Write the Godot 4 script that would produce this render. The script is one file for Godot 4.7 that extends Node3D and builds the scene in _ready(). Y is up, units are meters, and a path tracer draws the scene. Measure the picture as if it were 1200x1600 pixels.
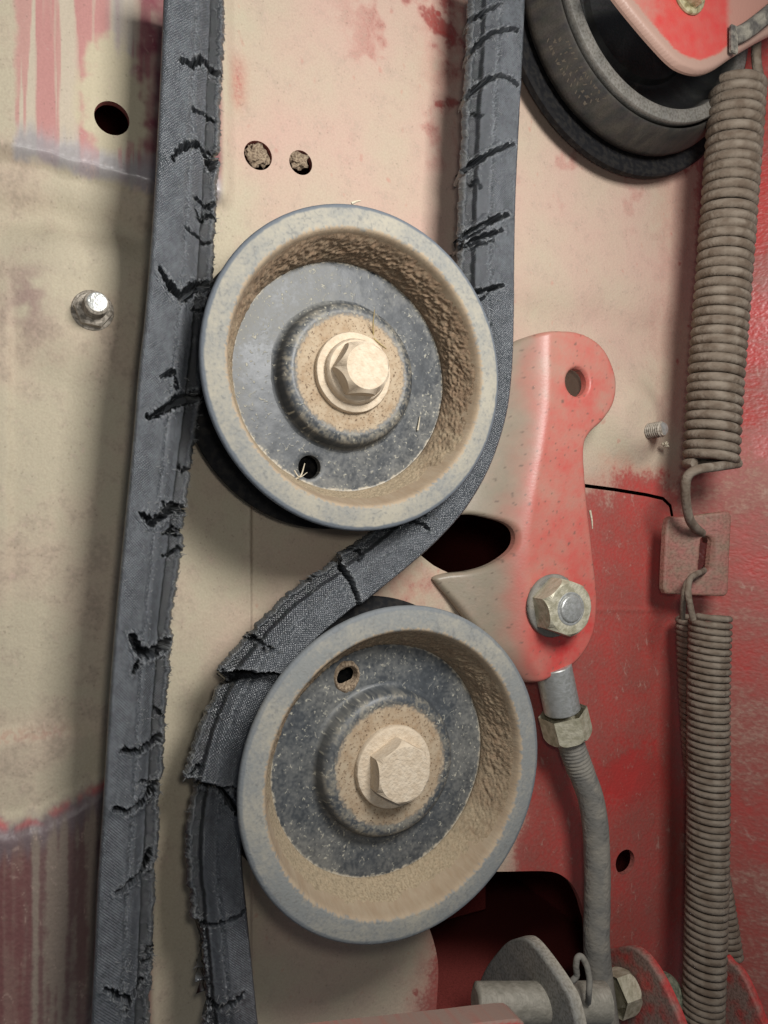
extends Node3D

const MM := 0.001
const TAN := Color(0.465, 0.405, 0.295)
const PINK := Color(0.52, 0.355, 0.285)
const RED := Color(0.54, 0.046, 0.042)
const BRICK := Color(0.34, 0.060, 0.050)
const MUD := Color(0.215, 0.145, 0.092)
const STEEL := Color(0.050, 0.055, 0.060)
const RUBBER := Color(0.050, 0.055, 0.062)

var used := {}
var coarse: FastNoiseLite
var mid: FastNoiseLite
var fine: FastNoiseLite
var grit: FastNoiseLite
var grain_tex: NoiseTexture2D
var bump_tex: NoiseTexture2D
var pit_tex: NoiseTexture2D
var M := {}

# ---------------------------------------------------------------- mesh helpers (all lengths in millimetres)
class Buf:
	var v := PackedVector3Array()
	var i := PackedInt32Array()
	var uv := PackedVector2Array()
	var c := PackedColorArray()
	var edge := PackedFloat32Array()   # how far each vertex of a sheet lies inside its outline

	func grid(p: PackedVector3Array, cols: int, wrap := false, skip := PackedByteArray(), flip := false) -> void:
		var first := v.size()
		var rows := p.size() / cols
		v.append_array(p)
		for r in rows - 1:
			for k in (cols if wrap else cols - 1):
				if skip.size() and skip[r * cols + k]:
					continue
				var a := first + r * cols + k
				var e := first + r * cols + (k + 1) % cols
				var b := a + cols
				var d := e + cols
				if flip:
					i.append_array([a, d, b, a, e, d])
				else:
					i.append_array([a, b, d, a, d, e])

	func fan(ring: PackedVector3Array, flip := false) -> void:
		var first := v.size()
		var mid_point := Vector3.ZERO
		for q in ring:
			mid_point += q
		v.append_array(ring)
		v.append(mid_point / ring.size())
		for k in ring.size():
			var n := (k + 1) % ring.size()
			if flip:
				i.append_array([first + ring.size(), first + n, first + k])
			else:
				i.append_array([first + ring.size(), first + k, first + n])

	func mesh(flat := false, tint = null) -> ArrayMesh:
		var vv := v
		var ii := i
		if flat:
			vv = PackedVector3Array()
			ii = PackedInt32Array(range(i.size()))
			for k in i:
				vv.append(v[k])
		var n := PackedVector3Array()
		n.resize(vv.size())
		for t in range(0, ii.size(), 3):
			var a := vv[ii[t]]
			var w := (vv[ii[t + 2]] - a).cross(vv[ii[t + 1]] - a)
			n[ii[t]] += w
			n[ii[t + 1]] += w
			n[ii[t + 2]] += w
		var out := PackedVector3Array()
		out.resize(vv.size())
		for k in vv.size():
			n[k] = n[k].normalized() if n[k].length_squared() > 1e-18 else Vector3(0, 0, 1)
			out[k] = vv[k] * 0.001
		if tint != null:
			c = PackedColorArray()
			c.resize(vv.size())
			for k in vv.size():
				c[k] = tint.call(vv[k], edge[k]) if edge.size() else tint.call(vv[k])
		var arr := []
		arr.resize(Mesh.ARRAY_MAX)
		arr[Mesh.ARRAY_VERTEX] = out
		arr[Mesh.ARRAY_NORMAL] = n
		if uv.size() == vv.size():
			arr[Mesh.ARRAY_TEX_UV] = uv
		if c.size() == vv.size():
			arr[Mesh.ARRAY_COLOR] = c
		arr[Mesh.ARRAY_INDEX] = ii
		var m := ArrayMesh.new()
		m.add_surface_from_arrays(Mesh.PRIMITIVE_TRIANGLES, arr)
		return m


func numbered(called: String) -> String:
	used[called] = used.get(called, -1) + 1
	return called if used[called] == 0 else "%s_%03d" % [called, used[called]]


func thing(called: String, label: String, category: String, at := Vector3.ZERO, group := "") -> Node3D:
	var o := Node3D.new()
	o.name = numbered(called)
	add_child(o)
	o.position = at * MM
	o.set_meta("label", label)
	o.set_meta("category", category)
	if group:
		o.set_meta("group", group)
	return o


func part(called: String, m: Mesh, material: Material, parent: Node, at := Vector3.ZERO, label := "") -> MeshInstance3D:
	var o := MeshInstance3D.new()
	o.name = called
	o.mesh = m
	o.material_override = material
	parent.add_child(o, true)
	o.position = at * MM
	if label:
		o.set_meta("label", label)
	return o


func lathe(profile: PackedVector2Array, segs: int, jitter := 0.0) -> Buf:
	# profile runs from the back along the outside to the front, then inwards; sharp corners get a ring for each side
	var b := Buf.new()
	var run := PackedVector2Array()
	for k in profile.size():
		var sharp := false
		if k > 0 and k < profile.size() - 1:
			sharp = absf((profile[k] - profile[k - 1]).angle_to(profile[k + 1] - profile[k])) > 0.7
		run.append(profile[k])
		if sharp:
			flush_run(b, run, segs, jitter)
			run = PackedVector2Array([profile[k]])
	flush_run(b, run, segs, jitter)
	return b


func flush_run(b: Buf, run: PackedVector2Array, segs: int, jitter: float) -> void:
	if run.size() < 2:
		return
	var p := PackedVector3Array()
	for q in run:
		for k in segs:
			var a := TAU * k / segs
			var s := Vector3(cos(a) * q.x, sin(a) * q.x, q.y)
			if jitter > 0.0:
				s += Vector3(s.x, s.y, 0).normalized() * jitter * fine.get_noise_3d(s.x, s.y, s.z) + Vector3(0, 0, jitter * mid.get_noise_3d(s.x + 90.0, s.y, s.z))
			p.append(s)
	b.grid(p, segs, true)


func densify(path: PackedVector3Array, step: float, closed := false) -> PackedVector3Array:
	var out := PackedVector3Array()
	var n := path.size()
	for k in (n if closed else n - 1):
		var p0 := path[(k - 1 + n) % n] if closed or k > 0 else path[0] * 2.0 - path[1]
		var p1 := path[k]
		var p2 := path[(k + 1) % n]
		var p3 := path[(k + 2) % n] if closed or k + 2 < n else path[n - 1] * 2.0 - path[n - 2]
		var count := maxi(1, int(ceil(p1.distance_to(p2) / step)))
		for j in count:
			out.append(p1.cubic_interpolate(p2, p0, p3, float(j) / count))
	if not closed:
		out.append(path[n - 1])
	return out


func tube(b: Buf, path: PackedVector3Array, radius: Callable, segs := 12, caps := true) -> void:
	# radius(s, angle) in mm, s runs 0..1
	var p := PackedVector3Array()
	var u := Vector3.ZERO
	var n := path.size()
	for k in n:
		var t := (path[mini(k + 1, n - 1)] - path[maxi(k - 1, 0)]).normalized()
		if k == 0:
			u = t.cross(Vector3(0.31, 0.22, 0.92)).normalized()
		u = (u - t * u.dot(t)).normalized()
		var w := t.cross(u)
		for j in segs:
			var a := TAU * j / segs
			p.append(path[k] + (u * cos(a) + w * sin(a)) * float(radius.call(float(k) / (n - 1), a)))
	b.grid(p, segs, true)
	if caps:
		b.fan(p.slice(0, segs), false)
		b.fan(p.slice(p.size() - segs), true)


func hex_head(flats: float, high: float, top_r: float, turn := 0.0) -> Buf:
	var b := Buf.new()
	var rows := [PackedVector3Array(), PackedVector3Array(), PackedVector3Array(), PackedVector3Array()]
	for k in 96:
		var a := TAU * k / 96.0
		var inside := fposmod(a + PI / 6.0, PI / 3.0) - PI / 6.0
		var r := flats * 0.5 / cos(inside)
		var d := Vector3(cos(a + turn), sin(a + turn), 0)
		rows[0].append(d * r)
		rows[1].append(d * r + Vector3(0, 0, high - 0.8 * maxf(0.0, r - top_r) * maxf(0.0, r - top_r)))
		rows[2].append(d * minf(top_r, r) + Vector3(0, 0, high))
		rows[3].append(d * top_r * 0.5 + Vector3(0, 0, high))
	var p := PackedVector3Array()
	for r in rows:
		p.append_array(r)
	b.grid(p, 96, true)
	b.fan(rows[3], true)
	return b


func seg_dist(q: Vector2, a: Vector2, d: Vector2) -> float:
	var w := d - a
	return (a + w * clampf((q - a).dot(w) / maxf(w.length_squared(), 1e-9), 0.0, 1.0)).distance_to(q)


func poly_sdf(q: Vector2, poly: PackedVector2Array) -> float:
	# positive inside
	var best := 1e9
	for k in poly.size():
		best = minf(best, seg_dist(q, poly[k], poly[(k + 1) % poly.size()]))
	return best if Geometry2D.is_point_in_polygon(q, poly) else -best


func smooth_outline(poly: PackedVector2Array, step: float) -> PackedVector2Array:
	var p := PackedVector3Array()
	for q in poly:
		p.append(Vector3(q.x, q.y, 0))
	var out := PackedVector2Array()
	for q in densify(p, step, true):
		out.append(Vector2(q.x, q.y))
	return out


func sheet(poly: PackedVector2Array, holes: Array, high: Callable, thick: float, step: float, bevel: float) -> Buf:
	# a plate of that outline: its front follows high(x, y), its edges are rounded over by bevel; holes are [Vector2 centre, radius]
	var low := poly[0]
	var top := poly[0]
	for q in poly:
		low = low.min(q)
		top = top.max(q)
	low -= Vector2(step, step) * 2.0
	var cols := int((top.x - low.x) / step) + 4
	var rows := int((top.y - low.y) / step) + 4
	var sdf := func(q: Vector2) -> float:
		var d := poly_sdf(q, poly)
		for h in holes:
			d = minf(d, q.distance_to(h[0]) - float(h[1]))
		return d
	var inset := PackedFloat32Array()
	var ds := PackedFloat32Array()
	for r in rows:
		for k in cols:
			ds.append(sdf.call(low + Vector2(k, r) * step))
	var front := PackedVector3Array()
	var back := PackedVector3Array()
	var skip := PackedByteArray()
	skip.resize(rows * cols)
	for r in rows:
		for k in cols:
			var q := low + Vector2(k, r) * step
			var d := ds[r * cols + k]
			if d < 0.0 and d > -2.2 * step:
				for pass_ in 2:
					var g := Vector2(float(sdf.call(q + Vector2(0.05, 0))) - float(sdf.call(q - Vector2(0.05, 0))), float(sdf.call(q + Vector2(0, 0.05))) - float(sdf.call(q - Vector2(0, 0.05)))).normalized()
					q -= g * float(sdf.call(q))
				d = 0.0
			var z := float(high.call(q.x, q.y))
			var e := clampf(1.0 - maxf(d, 0.0) / bevel, 0.0, 1.0)
			inset.append(maxf(d, 0.0))
			front.append(Vector3(q.x, q.y, z - bevel * (1.0 - sqrt(1.0 - e * e))))
			back.append(Vector3(q.x, q.y, z - thick))
			if r < rows - 1 and k < cols - 1:
				var n := 0
				for o in [0, 1, cols, cols + 1]:
					n += int(ds[r * cols + k + o] > 0.0)
				skip[r * cols + k] = int(n == 0)
	var b := Buf.new()
	b.grid(front, cols, false, skip)
	# the edge: sides of cells that have no neighbour
	var half := b.i.size()
	var once := {}
	for t in range(0, half, 3):
		for j in 3:
			var p := b.i[t + j]
			var q2 := b.i[t + (j + 1) % 3]
			var key := Vector2i(mini(p, q2), maxi(p, q2))
			once[key] = Vector2i(-1, -1) if once.has(key) else Vector2i(p, q2)
	b.grid(back, cols, false, skip, true)
	b.edge.append_array(inset)
	b.edge.append_array(inset)
	for key in once:
		var e: Vector2i = once[key]
		if e.x < 0:
			continue
		var f := b.v.size()
		b.v.append_array([front[e.x], front[e.y], back[e.y], back[e.x]])
		b.i.append_array([f, f + 2, f + 1, f, f + 3, f + 2])
		b.edge.append_array([0.0, 0.0, 0.0, 0.0])
	return b


func bar_mesh(size: Vector3, bevel: float) -> Buf:
	# a box about its centre with chamfered edges
	var b := Buf.new()
	var h := size * 0.5
	for axis in 3:
		for s in [-1.0, 1.0]:
			var n := Vector3.ZERO
			n[axis] = s
			var u := Vector3.ZERO
			u[(axis + 1) % 3] = 1.0
			var w := n.cross(u)
			var hu := h[(axis + 1) % 3] - bevel
			var hw := h[(axis + 2) % 3] - bevel
			var p := PackedVector3Array()
			for q in [[-1, -1], [1, -1], [1, 1], [-1, 1]]:
				p.append(n * h[axis] + u * hu * q[0] + w * hw * q[1])
			var f := b.v.size()
			b.v.append_array(p)
			b.i.append_array([f, f + 2, f + 1, f, f + 3, f + 2])
	# chamfers: edges
	for axis in 3:
		var a1 := (axis + 1) % 3
		var a2 := (axis + 2) % 3
		for s1 in [-1.0, 1.0]:
			for s2 in [-1.0, 1.0]:
				var p := []
				for e in [-1.0, 1.0]:
					var x := Vector3.ZERO
					x[axis] = e * (h[axis] - bevel)
					x[a1] = s1 * h[a1]
					x[a2] = s2 * (h[a2] - bevel)
					var y := x
					y[a1] = s1 * (h[a1] - bevel)
					y[a2] = s2 * h[a2]
					p.append(x)
					p.append(y)
				var f := b.v.size()
				b.v.append_array([p[0], p[1], p[3], p[2]])
				if s1 * s2 > 0:
					b.i.append_array([f, f + 2, f + 1, f, f + 3, f + 2])
				else:
					b.i.append_array([f, f + 1, f + 2, f, f + 2, f + 3])
	return b


func steps(a: float, b: float, x: float) -> float:
	return smoothstep(a, b, x)


# ---------------------------------------------------------------- materials
func noise(frequency: float, octaves: int, salt: int) -> FastNoiseLite:
	var n := FastNoiseLite.new()
	n.noise_type = FastNoiseLite.TYPE_SIMPLEX_SMOOTH
	n.frequency = frequency
	n.fractal_octaves = octaves
	n.seed = salt
	return n


func noise_tex(n: FastNoiseLite, size: int, colors: Array, stops: Array, as_normal := false, strength := 4.0) -> NoiseTexture2D:
	var t := NoiseTexture2D.new()
	t.width = size
	t.height = size
	t.seamless = true
	t.noise = n
	t.generate_mipmaps = false
	if as_normal:
		t.as_normal_map = true
		t.bump_strength = strength
	elif colors.size():
		var g := Gradient.new()
		g.offsets = PackedFloat32Array(stops)
		var cs := PackedColorArray()
		for c in colors:
			cs.append(c.linear_to_srgb())
		g.colors = cs
		t.color_ramp = g
	return t


func plain(color: Color, rough: float, metal := 0.0, bump := 0.35, scale := 45.0, tinted := false) -> StandardMaterial3D:
	var m := StandardMaterial3D.new()
	m.albedo_color = Color.WHITE if tinted else color.linear_to_srgb()
	m.vertex_color_use_as_albedo = tinted
	m.albedo_texture = grain_tex
	m.roughness = rough
	m.metallic = metal
	m.uv1_triplanar = true
	m.uv1_scale = Vector3.ONE * scale
	if bump > 0.0:
		m.normal_enabled = true
		m.normal_texture = bump_tex
		m.normal_scale = bump
	return m


func mottled(a: Color, b: Color, c: Color, frequency: float, salt: int, rough: float, metal := 0.0, scale := 30.0, bump := 0.4) -> StandardMaterial3D:
	var m := plain(Color.WHITE, rough, metal, bump, scale)
	m.albedo_texture = noise_tex(noise(frequency, 5, salt), 384, [a, b, c], [0.3, 0.5, 0.68])
	return m


# ---------------------------------------------------------------- the panel's relief
func edge_top(x: float) -> float:
	return lerpf(128.3, 125.4, steps(-4.7, 46.3, x)) + 1.2 * coarse.get_noise_1d(x * 3.0)


func edge_bottom(x: float) -> float:
	return lerpf(-109.5, -101.4, steps(-0.6, 26.5, x)) + 1.5 * coarse.get_noise_1d(x * 4.0 + 60.0)


func fold(y: float) -> float:
	return lerpf(323.5, 340.0, steps(5.0, 90.0, y))


func panel_z(x: float, y: float) -> float:
	var z := 0.0
	if x < 100.0:
		# worn raised areas in the two left corners
		z += 5.0 * steps(-3.0, 3.5, y - edge_top(x)) * steps(78.0, 70.0, x)
		z += 6.0 * steps(-4.0, 6.0, edge_bottom(x) - y) * steps(46.0, 40.0, x)
		# shallow pressings
		z += 5.5 * steps(37.0, 12.0, Vector2(x - 18.9, y - 79.5).length())
		z -= 5.5 * exp(-pow((y - 109.3 - 3.0 * coarse.get_noise_1d(x * 2.0)) / 8.0, 2.0)) * steps(70.0, 40.0, x)
		z += 4.2 * steps(3.5, -3.5, y - -79.9 - 2.0 * coarse.get_noise_1d(x * 2.0)) * steps(34.0, 14.0, x)
		z += 1.8 * steps(-4.4, -7.3, x + 1.5 * coarse.get_noise_1d(y * 2.0)) * steps(-60.0, 0.0, y) * steps(95.0, 60.0, y)
	# a seam below the upper pulley
	var s := x - 83.7
	z -= 2.2 * steps(-0.6, 1.0, s) * steps(55.0, 5.0, s) * steps(60.0, -5.0, y)
	z += 0.5 * exp(-pow((s + 0.8) / 0.7, 2.0)) * steps(60.0, 10.0, y)
	# round pressing with the threaded stud
	z += 7.0 * steps(27.0, 9.0, Vector2(x - 291.5, y - 49.8).length())
	# shallow hollow shaped in above the pressing to shade that band
	if x > 190.0 and y > 40.0 and y < 150.0:
		z -= 5.0 * exp(-pow((y - 98.0 - 4.0 * coarse.get_noise_1d(x)) / 13.0, 2.0)) * steps(195.0, 230.0, x) * steps(345.0, 310.0, x)
	# faint crease
	z += 0.5 * exp(-pow((y - -52.4 + (x - 290.0) * 0.06) / 0.9, 2.0)) * steps(255.0, 262.0, x) * steps(322.0, 316.0, x)
	# the side wall rises from a rounded fold
	var t := x - fold(y)
	if t > 0.0:
		z += 18.0 - sqrt(324.0 - minf(t, 14.2) ** 2) + maxf(0.0, t - 14.2) * 1.28
	z += 0.35 * coarse.get_noise_2d(x, y) + 0.10 * mid.get_noise_2d(x, y)
	return z


var openings: Array = []   # [centre, radius] of round holes
var slot_line := PackedVector2Array([Vector2(257.0, 13.9), Vector2(280.3, 11.9), Vector2(303.0, 9.4), Vector2(315.3, 7.4), Vector2(320.6, 3.5), Vector2(322.1, -2.1)])
var added_hole_outline := PackedVector2Array([Vector2(157.7, -12.3), Vector2(174.6, -1.8), Vector2(192.3, 0.6), Vector2(214.5, -1.9), Vector2(220.3, -11.1), Vector2(214.5, -22.0), Vector2(199.6, -28.4), Vector2(183.7, -29.7), Vector2(174.6, -27.0), Vector2(166.1, -21.9)])  # panel hole added behind the bracket notch so that it looks dark
var cut_outline := PackedVector2Array([Vector2(157.7, -164.8), Vector2(207.0, -175.2), Vector2(234.0, -180.6), Vector2(245.4, -185.3), Vector2(253.6, -193.7), Vector2(259.1, -207.1), Vector2(262.1, -226.1), Vector2(264.6, -320.1), Vector2(169.8, -285.9), Vector2(171.2, -238.7), Vector2(172.5, -209.2), Vector2(164.4, -183.4)])


func open_sdf(q: Vector2) -> float:
	# negative inside an opening
	var d := 1e9
	for o in openings:
		d = minf(d, q.distance_to(o[0]) - float(o[1]))
	if absf(q.x - 290.0) < 55.0 and absf(q.y - 8.0) < 30.0:
		for k in slot_line.size() - 1:
			d = minf(d, seg_dist(q, slot_line[k], slot_line[k + 1]) - 0.95)
	if absf(q.y + 11.0) < 30.0 and absf(q.x - 190.0) < 40.0:
		d = minf(d, -poly_sdf(q, added_hole_outline))
	if q.y < -140.0 and q.x > 120.0 and q.x < 280.0:
		d = minf(d, -poly_sdf(q, cut_outline))
	return d


func build_panel() -> void:
	cut_outline = smooth_outline(cut_outline, 5.0)
	added_hole_outline = smooth_outline(added_hole_outline, 5.0)
	var xs := PackedFloat32Array()
	var x := -82.0
	while x < 392.0:
		xs.append(x)
		x += 3.0 if x < -24.0 else 0.74 if x < 235.0 else (0.45 if x > 314.0 and x < 325.0 else 0.85)
	var ys := PackedFloat32Array()
	var y := -1.0
	while y < 1.0:
		ys.append(y)
		y += 0.0011 if y > -0.012 and y < 0.062 else 0.0036
	ys.append(1.0)
	var rows := ys.size()
	var cols := xs.size()
	var p := PackedVector3Array()
	p.resize(rows * cols)
	var uv := PackedVector2Array()
	uv.resize(rows * cols)
	var ds := PackedFloat32Array()
	ds.resize(rows * cols)
	for r in rows:
		for k in cols:
			x = xs[k]
			var q := Vector2(x, ys[r] * (205.0 + maxf(0.0, x) * 0.31))
			var d := open_sdf(q)
			ds[r * cols + k] = d
			if d < 0.0 and d > -2.5:
				for pass_ in 2:
					var g := Vector2(open_sdf(q + Vector2(0.04, 0)) - open_sdf(q - Vector2(0.04, 0)), open_sdf(q + Vector2(0, 0.04)) - open_sdf(q - Vector2(0, 0.04))).normalized()
					q -= g * open_sdf(q)
			p[r * cols + k] = Vector3(q.x, q.y, panel_z(q.x, q.y))
			uv[r * cols + k] = Vector2((q.x + 82.0) / 476.0, (330.0 - q.y) / 660.0)
	var skip := PackedByteArray()
	skip.resize(rows * cols)
	for r in rows - 1:
		for k in cols - 1:
			var at := r * cols + k
			skip[at] = int(ds[at] <= 0.0 and ds[at + 1] <= 0.0 and ds[at + cols] <= 0.0 and ds[at + cols + 1] <= 0.0)
	var b := Buf.new()
	b.grid(p, cols, false, skip)
	b.uv = uv
	var panel := part("back_panel", b.mesh(), M.panel, self, Vector3.ZERO, "red sheet metal panel under a coat of tan dust, behind the pulleys and belts")
	panel.set_meta("kind", "structure")
	# the cut edges of its openings show the sheet's thickness
	var e := Buf.new()
	for o in openings:
		var ring := PackedVector3Array()
		for lower in [0, 1]:
			for k in 48:
				var c: Vector2 = o[0] + Vector2(cos(TAU * k / 48.0), sin(TAU * k / 48.0)) * (float(o[1]) - 0.02)
				ring.append(Vector3(c.x, c.y, panel_z(c.x, c.y) + (0.0 if lower else -3.0)))
		e.grid(ring, 48, true, PackedByteArray(), true)
	var side := PackedVector3Array()
	for lower in [0, 1]:
		for c in cut_outline:
			side.append(Vector3(c.x, c.y, panel_z(c.x, c.y) - (0.02 if lower else 3.0)))
	e.grid(side, cut_outline.size(), true)
	side = PackedVector3Array()  # rim of the hole added to darken the bracket notch
	for lower in [0, 1]:
		for c in added_hole_outline:
			side.append(Vector3(c.x, c.y, panel_z(c.x, c.y) - (0.02 if lower else 3.0)))
	e.grid(side, added_hole_outline.size(), true)
	part("cut_edge", e.mesh(), M.cut_edge, panel)
	# what lies behind the openings
	var box := Buf.new()
	var wall := PackedVector3Array()
	var stations := [-81.0, 100.0, 318.0, 328.0, 336.0, 344.0, 352.0, 360.0, 391.0]
	for back in [0, 1]:
		for side_y in [-1.0, 1.0]:
			for k in stations.size():
				var px: float = stations[k if side_y < 0.0 else stations.size() - 1 - k]
				var py: float = side_y * (204.0 + maxf(0.0, px) * 0.31)
				wall.append(Vector3(px, py, -420.0 if back else panel_z(px, py) - 0.6))
	box.grid(wall, stations.size() * 2, true)
	box.fan(wall.slice(stations.size() * 2), true)
	var hollow := part("frame_interior", box.mesh(true), M.hollow, self, Vector3.ZERO, "dark hollow of the machine frame seen through the holes and the cut-out")
	hollow.set_meta("kind", "structure")
	var beam := thing("frame_beam", "dark grimy cross beam deep inside the black cut-out below the lower pulley", "beam", Vector3(215, -262, -140))
	part("web", bar_mesh(Vector3(150, 34, 10), 1.5).mesh(true), M.hollow, beam)
	part("flange", bar_mesh(Vector3(150, 5, 26), 1.2).mesh(true), M.hollow, beam, Vector3(0, 19, 6))


func band(x: float, a: float, b: float, soft: float) -> float:
	return steps(a - soft, a + soft, x) * steps(b + soft, b - soft, x)


func panel_look(x: float, y: float) -> Array:
	# [linear colour, roughness, height]
	if x < -30.0 or absf(y) > 207.0 + maxf(0.0, x) * 0.31:
		return [TAN, 0.9, 0.5]
	var n1 := coarse.get_noise_2d(x, y)
	var n2 := mid.get_noise_2d(x, y)
	var n3 := fine.get_noise_2d(x, y)
	var n4 := grit.get_noise_2d(x, y)
	var pinkness := clampf(0.08 + 0.45 * n1 + 0.2 * n2 + 0.48 * steps(62.0, 92.0, x + 10.0 * n1) * steps(20.0, 120.0, y + 20.0 * n1) + 0.15 * steps(60.0, 100.0, x), 0.0, 1.0)
	var dust := TAN.lerp(PINK, pinkness)
	dust = dust.lerp(Color(0.36, 0.31, 0.235), clampf(0.5 * n2 + 0.25 * n3 - 0.05, 0.0, 0.6))
	dust = dust.lerp(Color(0.30, 0.245, 0.185), steps(0.05, 0.8, n1 * 0.6 + n2 * 0.6 + 0.35 * n3) * steps(70.0, 50.0, x) * 0.5)
	dust = dust.lerp(Color(0.30, 0.20, 0.175), exp(-pow((x - 0.4) / 8.0, 2.0) - pow((y - 77.3) / 12.0, 2.0)) * clampf(0.6 + 1.2 * n2, 0.0, 0.8))
	var cover := 1.0
	# dust thins out towards the clean red of the lower right and the side wall
	var right := steps(33.8, 0.0, y + 14.0 * n1 + 5.0 * n2) * steps(205.0, 232.0, x + 18.0 * n1)
	cover -= 0.72 * right
	cover -= 0.55 * right * exp(-pow((x - 291.5) / 26.0, 2.0) - pow((y - -142.6 + 9.0 * n2) / 12.0, 2.0))
	var low := steps(-165.0, -200.0, y + 8.0 * n1) * steps(150.0, 185.0, x + 8.0 * n1 + 4.0 * n2)
	cover -= 0.8 * low * (1.0 - right)
	var wall := steps(-5.0, 12.0, x - fold(y) + 4.0 * n2)
	cover = lerpf(cover, 0.40 + 0.18 * n1 + 0.08 * n2, wall)
	# rubbed pink patches
	cover -= 0.45 * steps(0.12, 0.5, n1 + 0.5 * n2 - 0.2) * steps(130.0, 200.0, y) * steps(110.0, 150.0, x)
	cover -= 0.5 * exp(-pow((x - 78.0) / 3.6, 2.0) - pow((y - 176.4) / 11.0, 4.0)) * (0.8 + 0.5 * n3)
	cover -= 0.40 * exp(-pow((x - 179.8) / 13.0, 2.0) - pow((y - 228.7) / 42.0, 2.0)) * (1.0 + n2)
	cover -= 0.3 * exp(-pow((x - 161.0) / 20.0, 2.0) - pow((y - -35.3) / 12.0, 2.0)) * (1.0 + n2)
	cover -= 0.25 * steps(300.0, 335.0, x + 10.0 * n2) * steps(30.0, 60.0, y)
	cover -= 0.25 * steps(0.62, 0.80, fine.get_noise_2d(x * 0.3 + 300.0, y * 0.22)) * steps(60.0, 90.0, x)
	cover -= 0.55 * band(y, -81.4, -80.1, 3.0) * steps(20.0, 5.0, x) * clampf(0.5 + 2.0 * n3, 0.0, 1.0)
	cover = clampf(cover + 0.26 * n3 * (1.0 - cover) + 0.10 * n2 * (1.0 - cover) + 0.05 * n4, 0.0, 1.0)
	var film := RED.lerp(BRICK, clampf(0.62 + 0.25 * n2 + 0.5 * n1, 0.0, 1.0))
	var col := film.lerp(dust.lerp(Color(0.26, 0.155, 0.12), steps(0.7, 0.4, cover)), cover)
	var rough := lerpf(0.32, 0.95, steps(0.12, 0.8, cover))
	var high := 0.5 + 0.22 * n3 + 0.2 * n4 + 0.15 * cover
	# worn streaks on the two raised corners
	if x < 74.0:
		var st := coarse.get_noise_2d(x * 9.0, y * 0.35) + 0.45 * mid.get_noise_2d(x * 3.0, y * 0.14)
		var top := steps(-1.6, 1.0, y - edge_top(x) + 1.6 * n2 + 0.3 * n3) * steps(72.0, 68.0, x) * steps(-5.2, -2.8, x + 1.5 * n2)
		if top > 0.0:
			var c := TAN.lerp(Color(0.52, 0.42, 0.33), 0.5)
			var rub := maxf(band(x, 3.2, 9.0, 1.2) * steps(230.0, 170.0, y + 30.0 * st), band(x, 16.5, 22.5, 1.6) * (0.75 + st))
			rub = maxf(rub, band(x, 24.0, 28.0, 1.0) * steps(163.0, 168.0, y + 4.0 * n3))
			rub = clampf(rub + 0.8 * steps(0.16, 0.32, st), 0.0, 1.0)
			c = c.lerp(Color(0.45, 0.17, 0.165), rub * 0.8)
			c = c.lerp(Color(0.34, 0.30, 0.28), band(x, 27.5, 36.0, 2.0) * steps(155.0, 172.0, y) * (0.6 + 0.6 * st))
			c = c.lerp(Color(0.20, 0.055, 0.065), steps(35.0, 41.0, x + 2.0 * st) * (0.8 + 0.4 * n2))
			var drop := Vector2((x - 28.6) / 13.0, (y - 152.0) / (26.0 if y > 152.0 else 18.0)).length() + 0.12 * n2
			c = c.lerp(Color(0.50, 0.43, 0.295), steps(1.15, 0.75, drop + 0.2 * n2 + 0.15 * st))
			var bare := steps(15.0, 4.5, y - edge_top(x) + 4.5 * st + 2.0 * n2) * steps(0.75, 1.1, drop)
			c = c.lerp(Color(0.31, 0.29, 0.295), bare * 0.85)
			col = col.lerp(c, top)
			rough = lerpf(rough, lerpf(0.7, 0.33, bare), top)
			high = lerpf(high, 0.5 + 0.16 * st + 0.1 * n3, top)
		var bot := steps(-2.8, 2.2, edge_bottom(x) - y + 1.4 * n2 + 0.8 * n3) * steps(45.0, 41.0, x)
		if bot > 0.0:
			var c := Color(0.165, 0.095, 0.085).lerp(Color(0.25, 0.195, 0.155), steps(-0.3, 0.4, st + 0.4 * n2 + 0.2 * n3 + 0.1))
			c = c.lerp(Color(0.17, 0.045, 0.045), maxf(steps(25.0, 32.0, x + 2.0 * st) * 0.85, steps(3.0, -3.0, x + 3.0 * st) * 0.5))
			c = c.lerp(Color(0.16, 0.125, 0.13), steps(13.0, 5.0, edge_bottom(x) - y + 6.0 * st) * 0.8)
			c = c.lerp(Color(0.42, 0.06, 0.06), band(edge_bottom(x) - y + 1.5 * n2, -0.4, 2.4, 1.4) * clampf(0.55 + 1.4 * n2 + 0.5 * n1, 0.0, 0.9))
			col = col.lerp(c, bot)
			rough = lerpf(rough, 0.5, bot)
	# specks of dirt and fine scratches
	var speck := steps(0.58, 0.70, grit.get_noise_2d(x * 0.55 + 40.0, y * 0.55)) * steps(0.0, 0.3, n2 + 0.1)
	col = col.lerp(Color(0.13, 0.095, 0.07), speck * 0.4)
	var scratch := 0.0 if n2 < 0.1 else steps(0.965, 0.995, 1.0 - absf(fine.get_noise_2d(x * 0.32 + y * 0.10, y * 0.12 - 80.0))) * steps(0.1, 0.4, n2)
	col = col.lerp(Color(0.55, 0.40, 0.33), scratch * 0.35)
	col = col * (1.0 + 0.10 * n4)
	return [col, rough, high]


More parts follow.
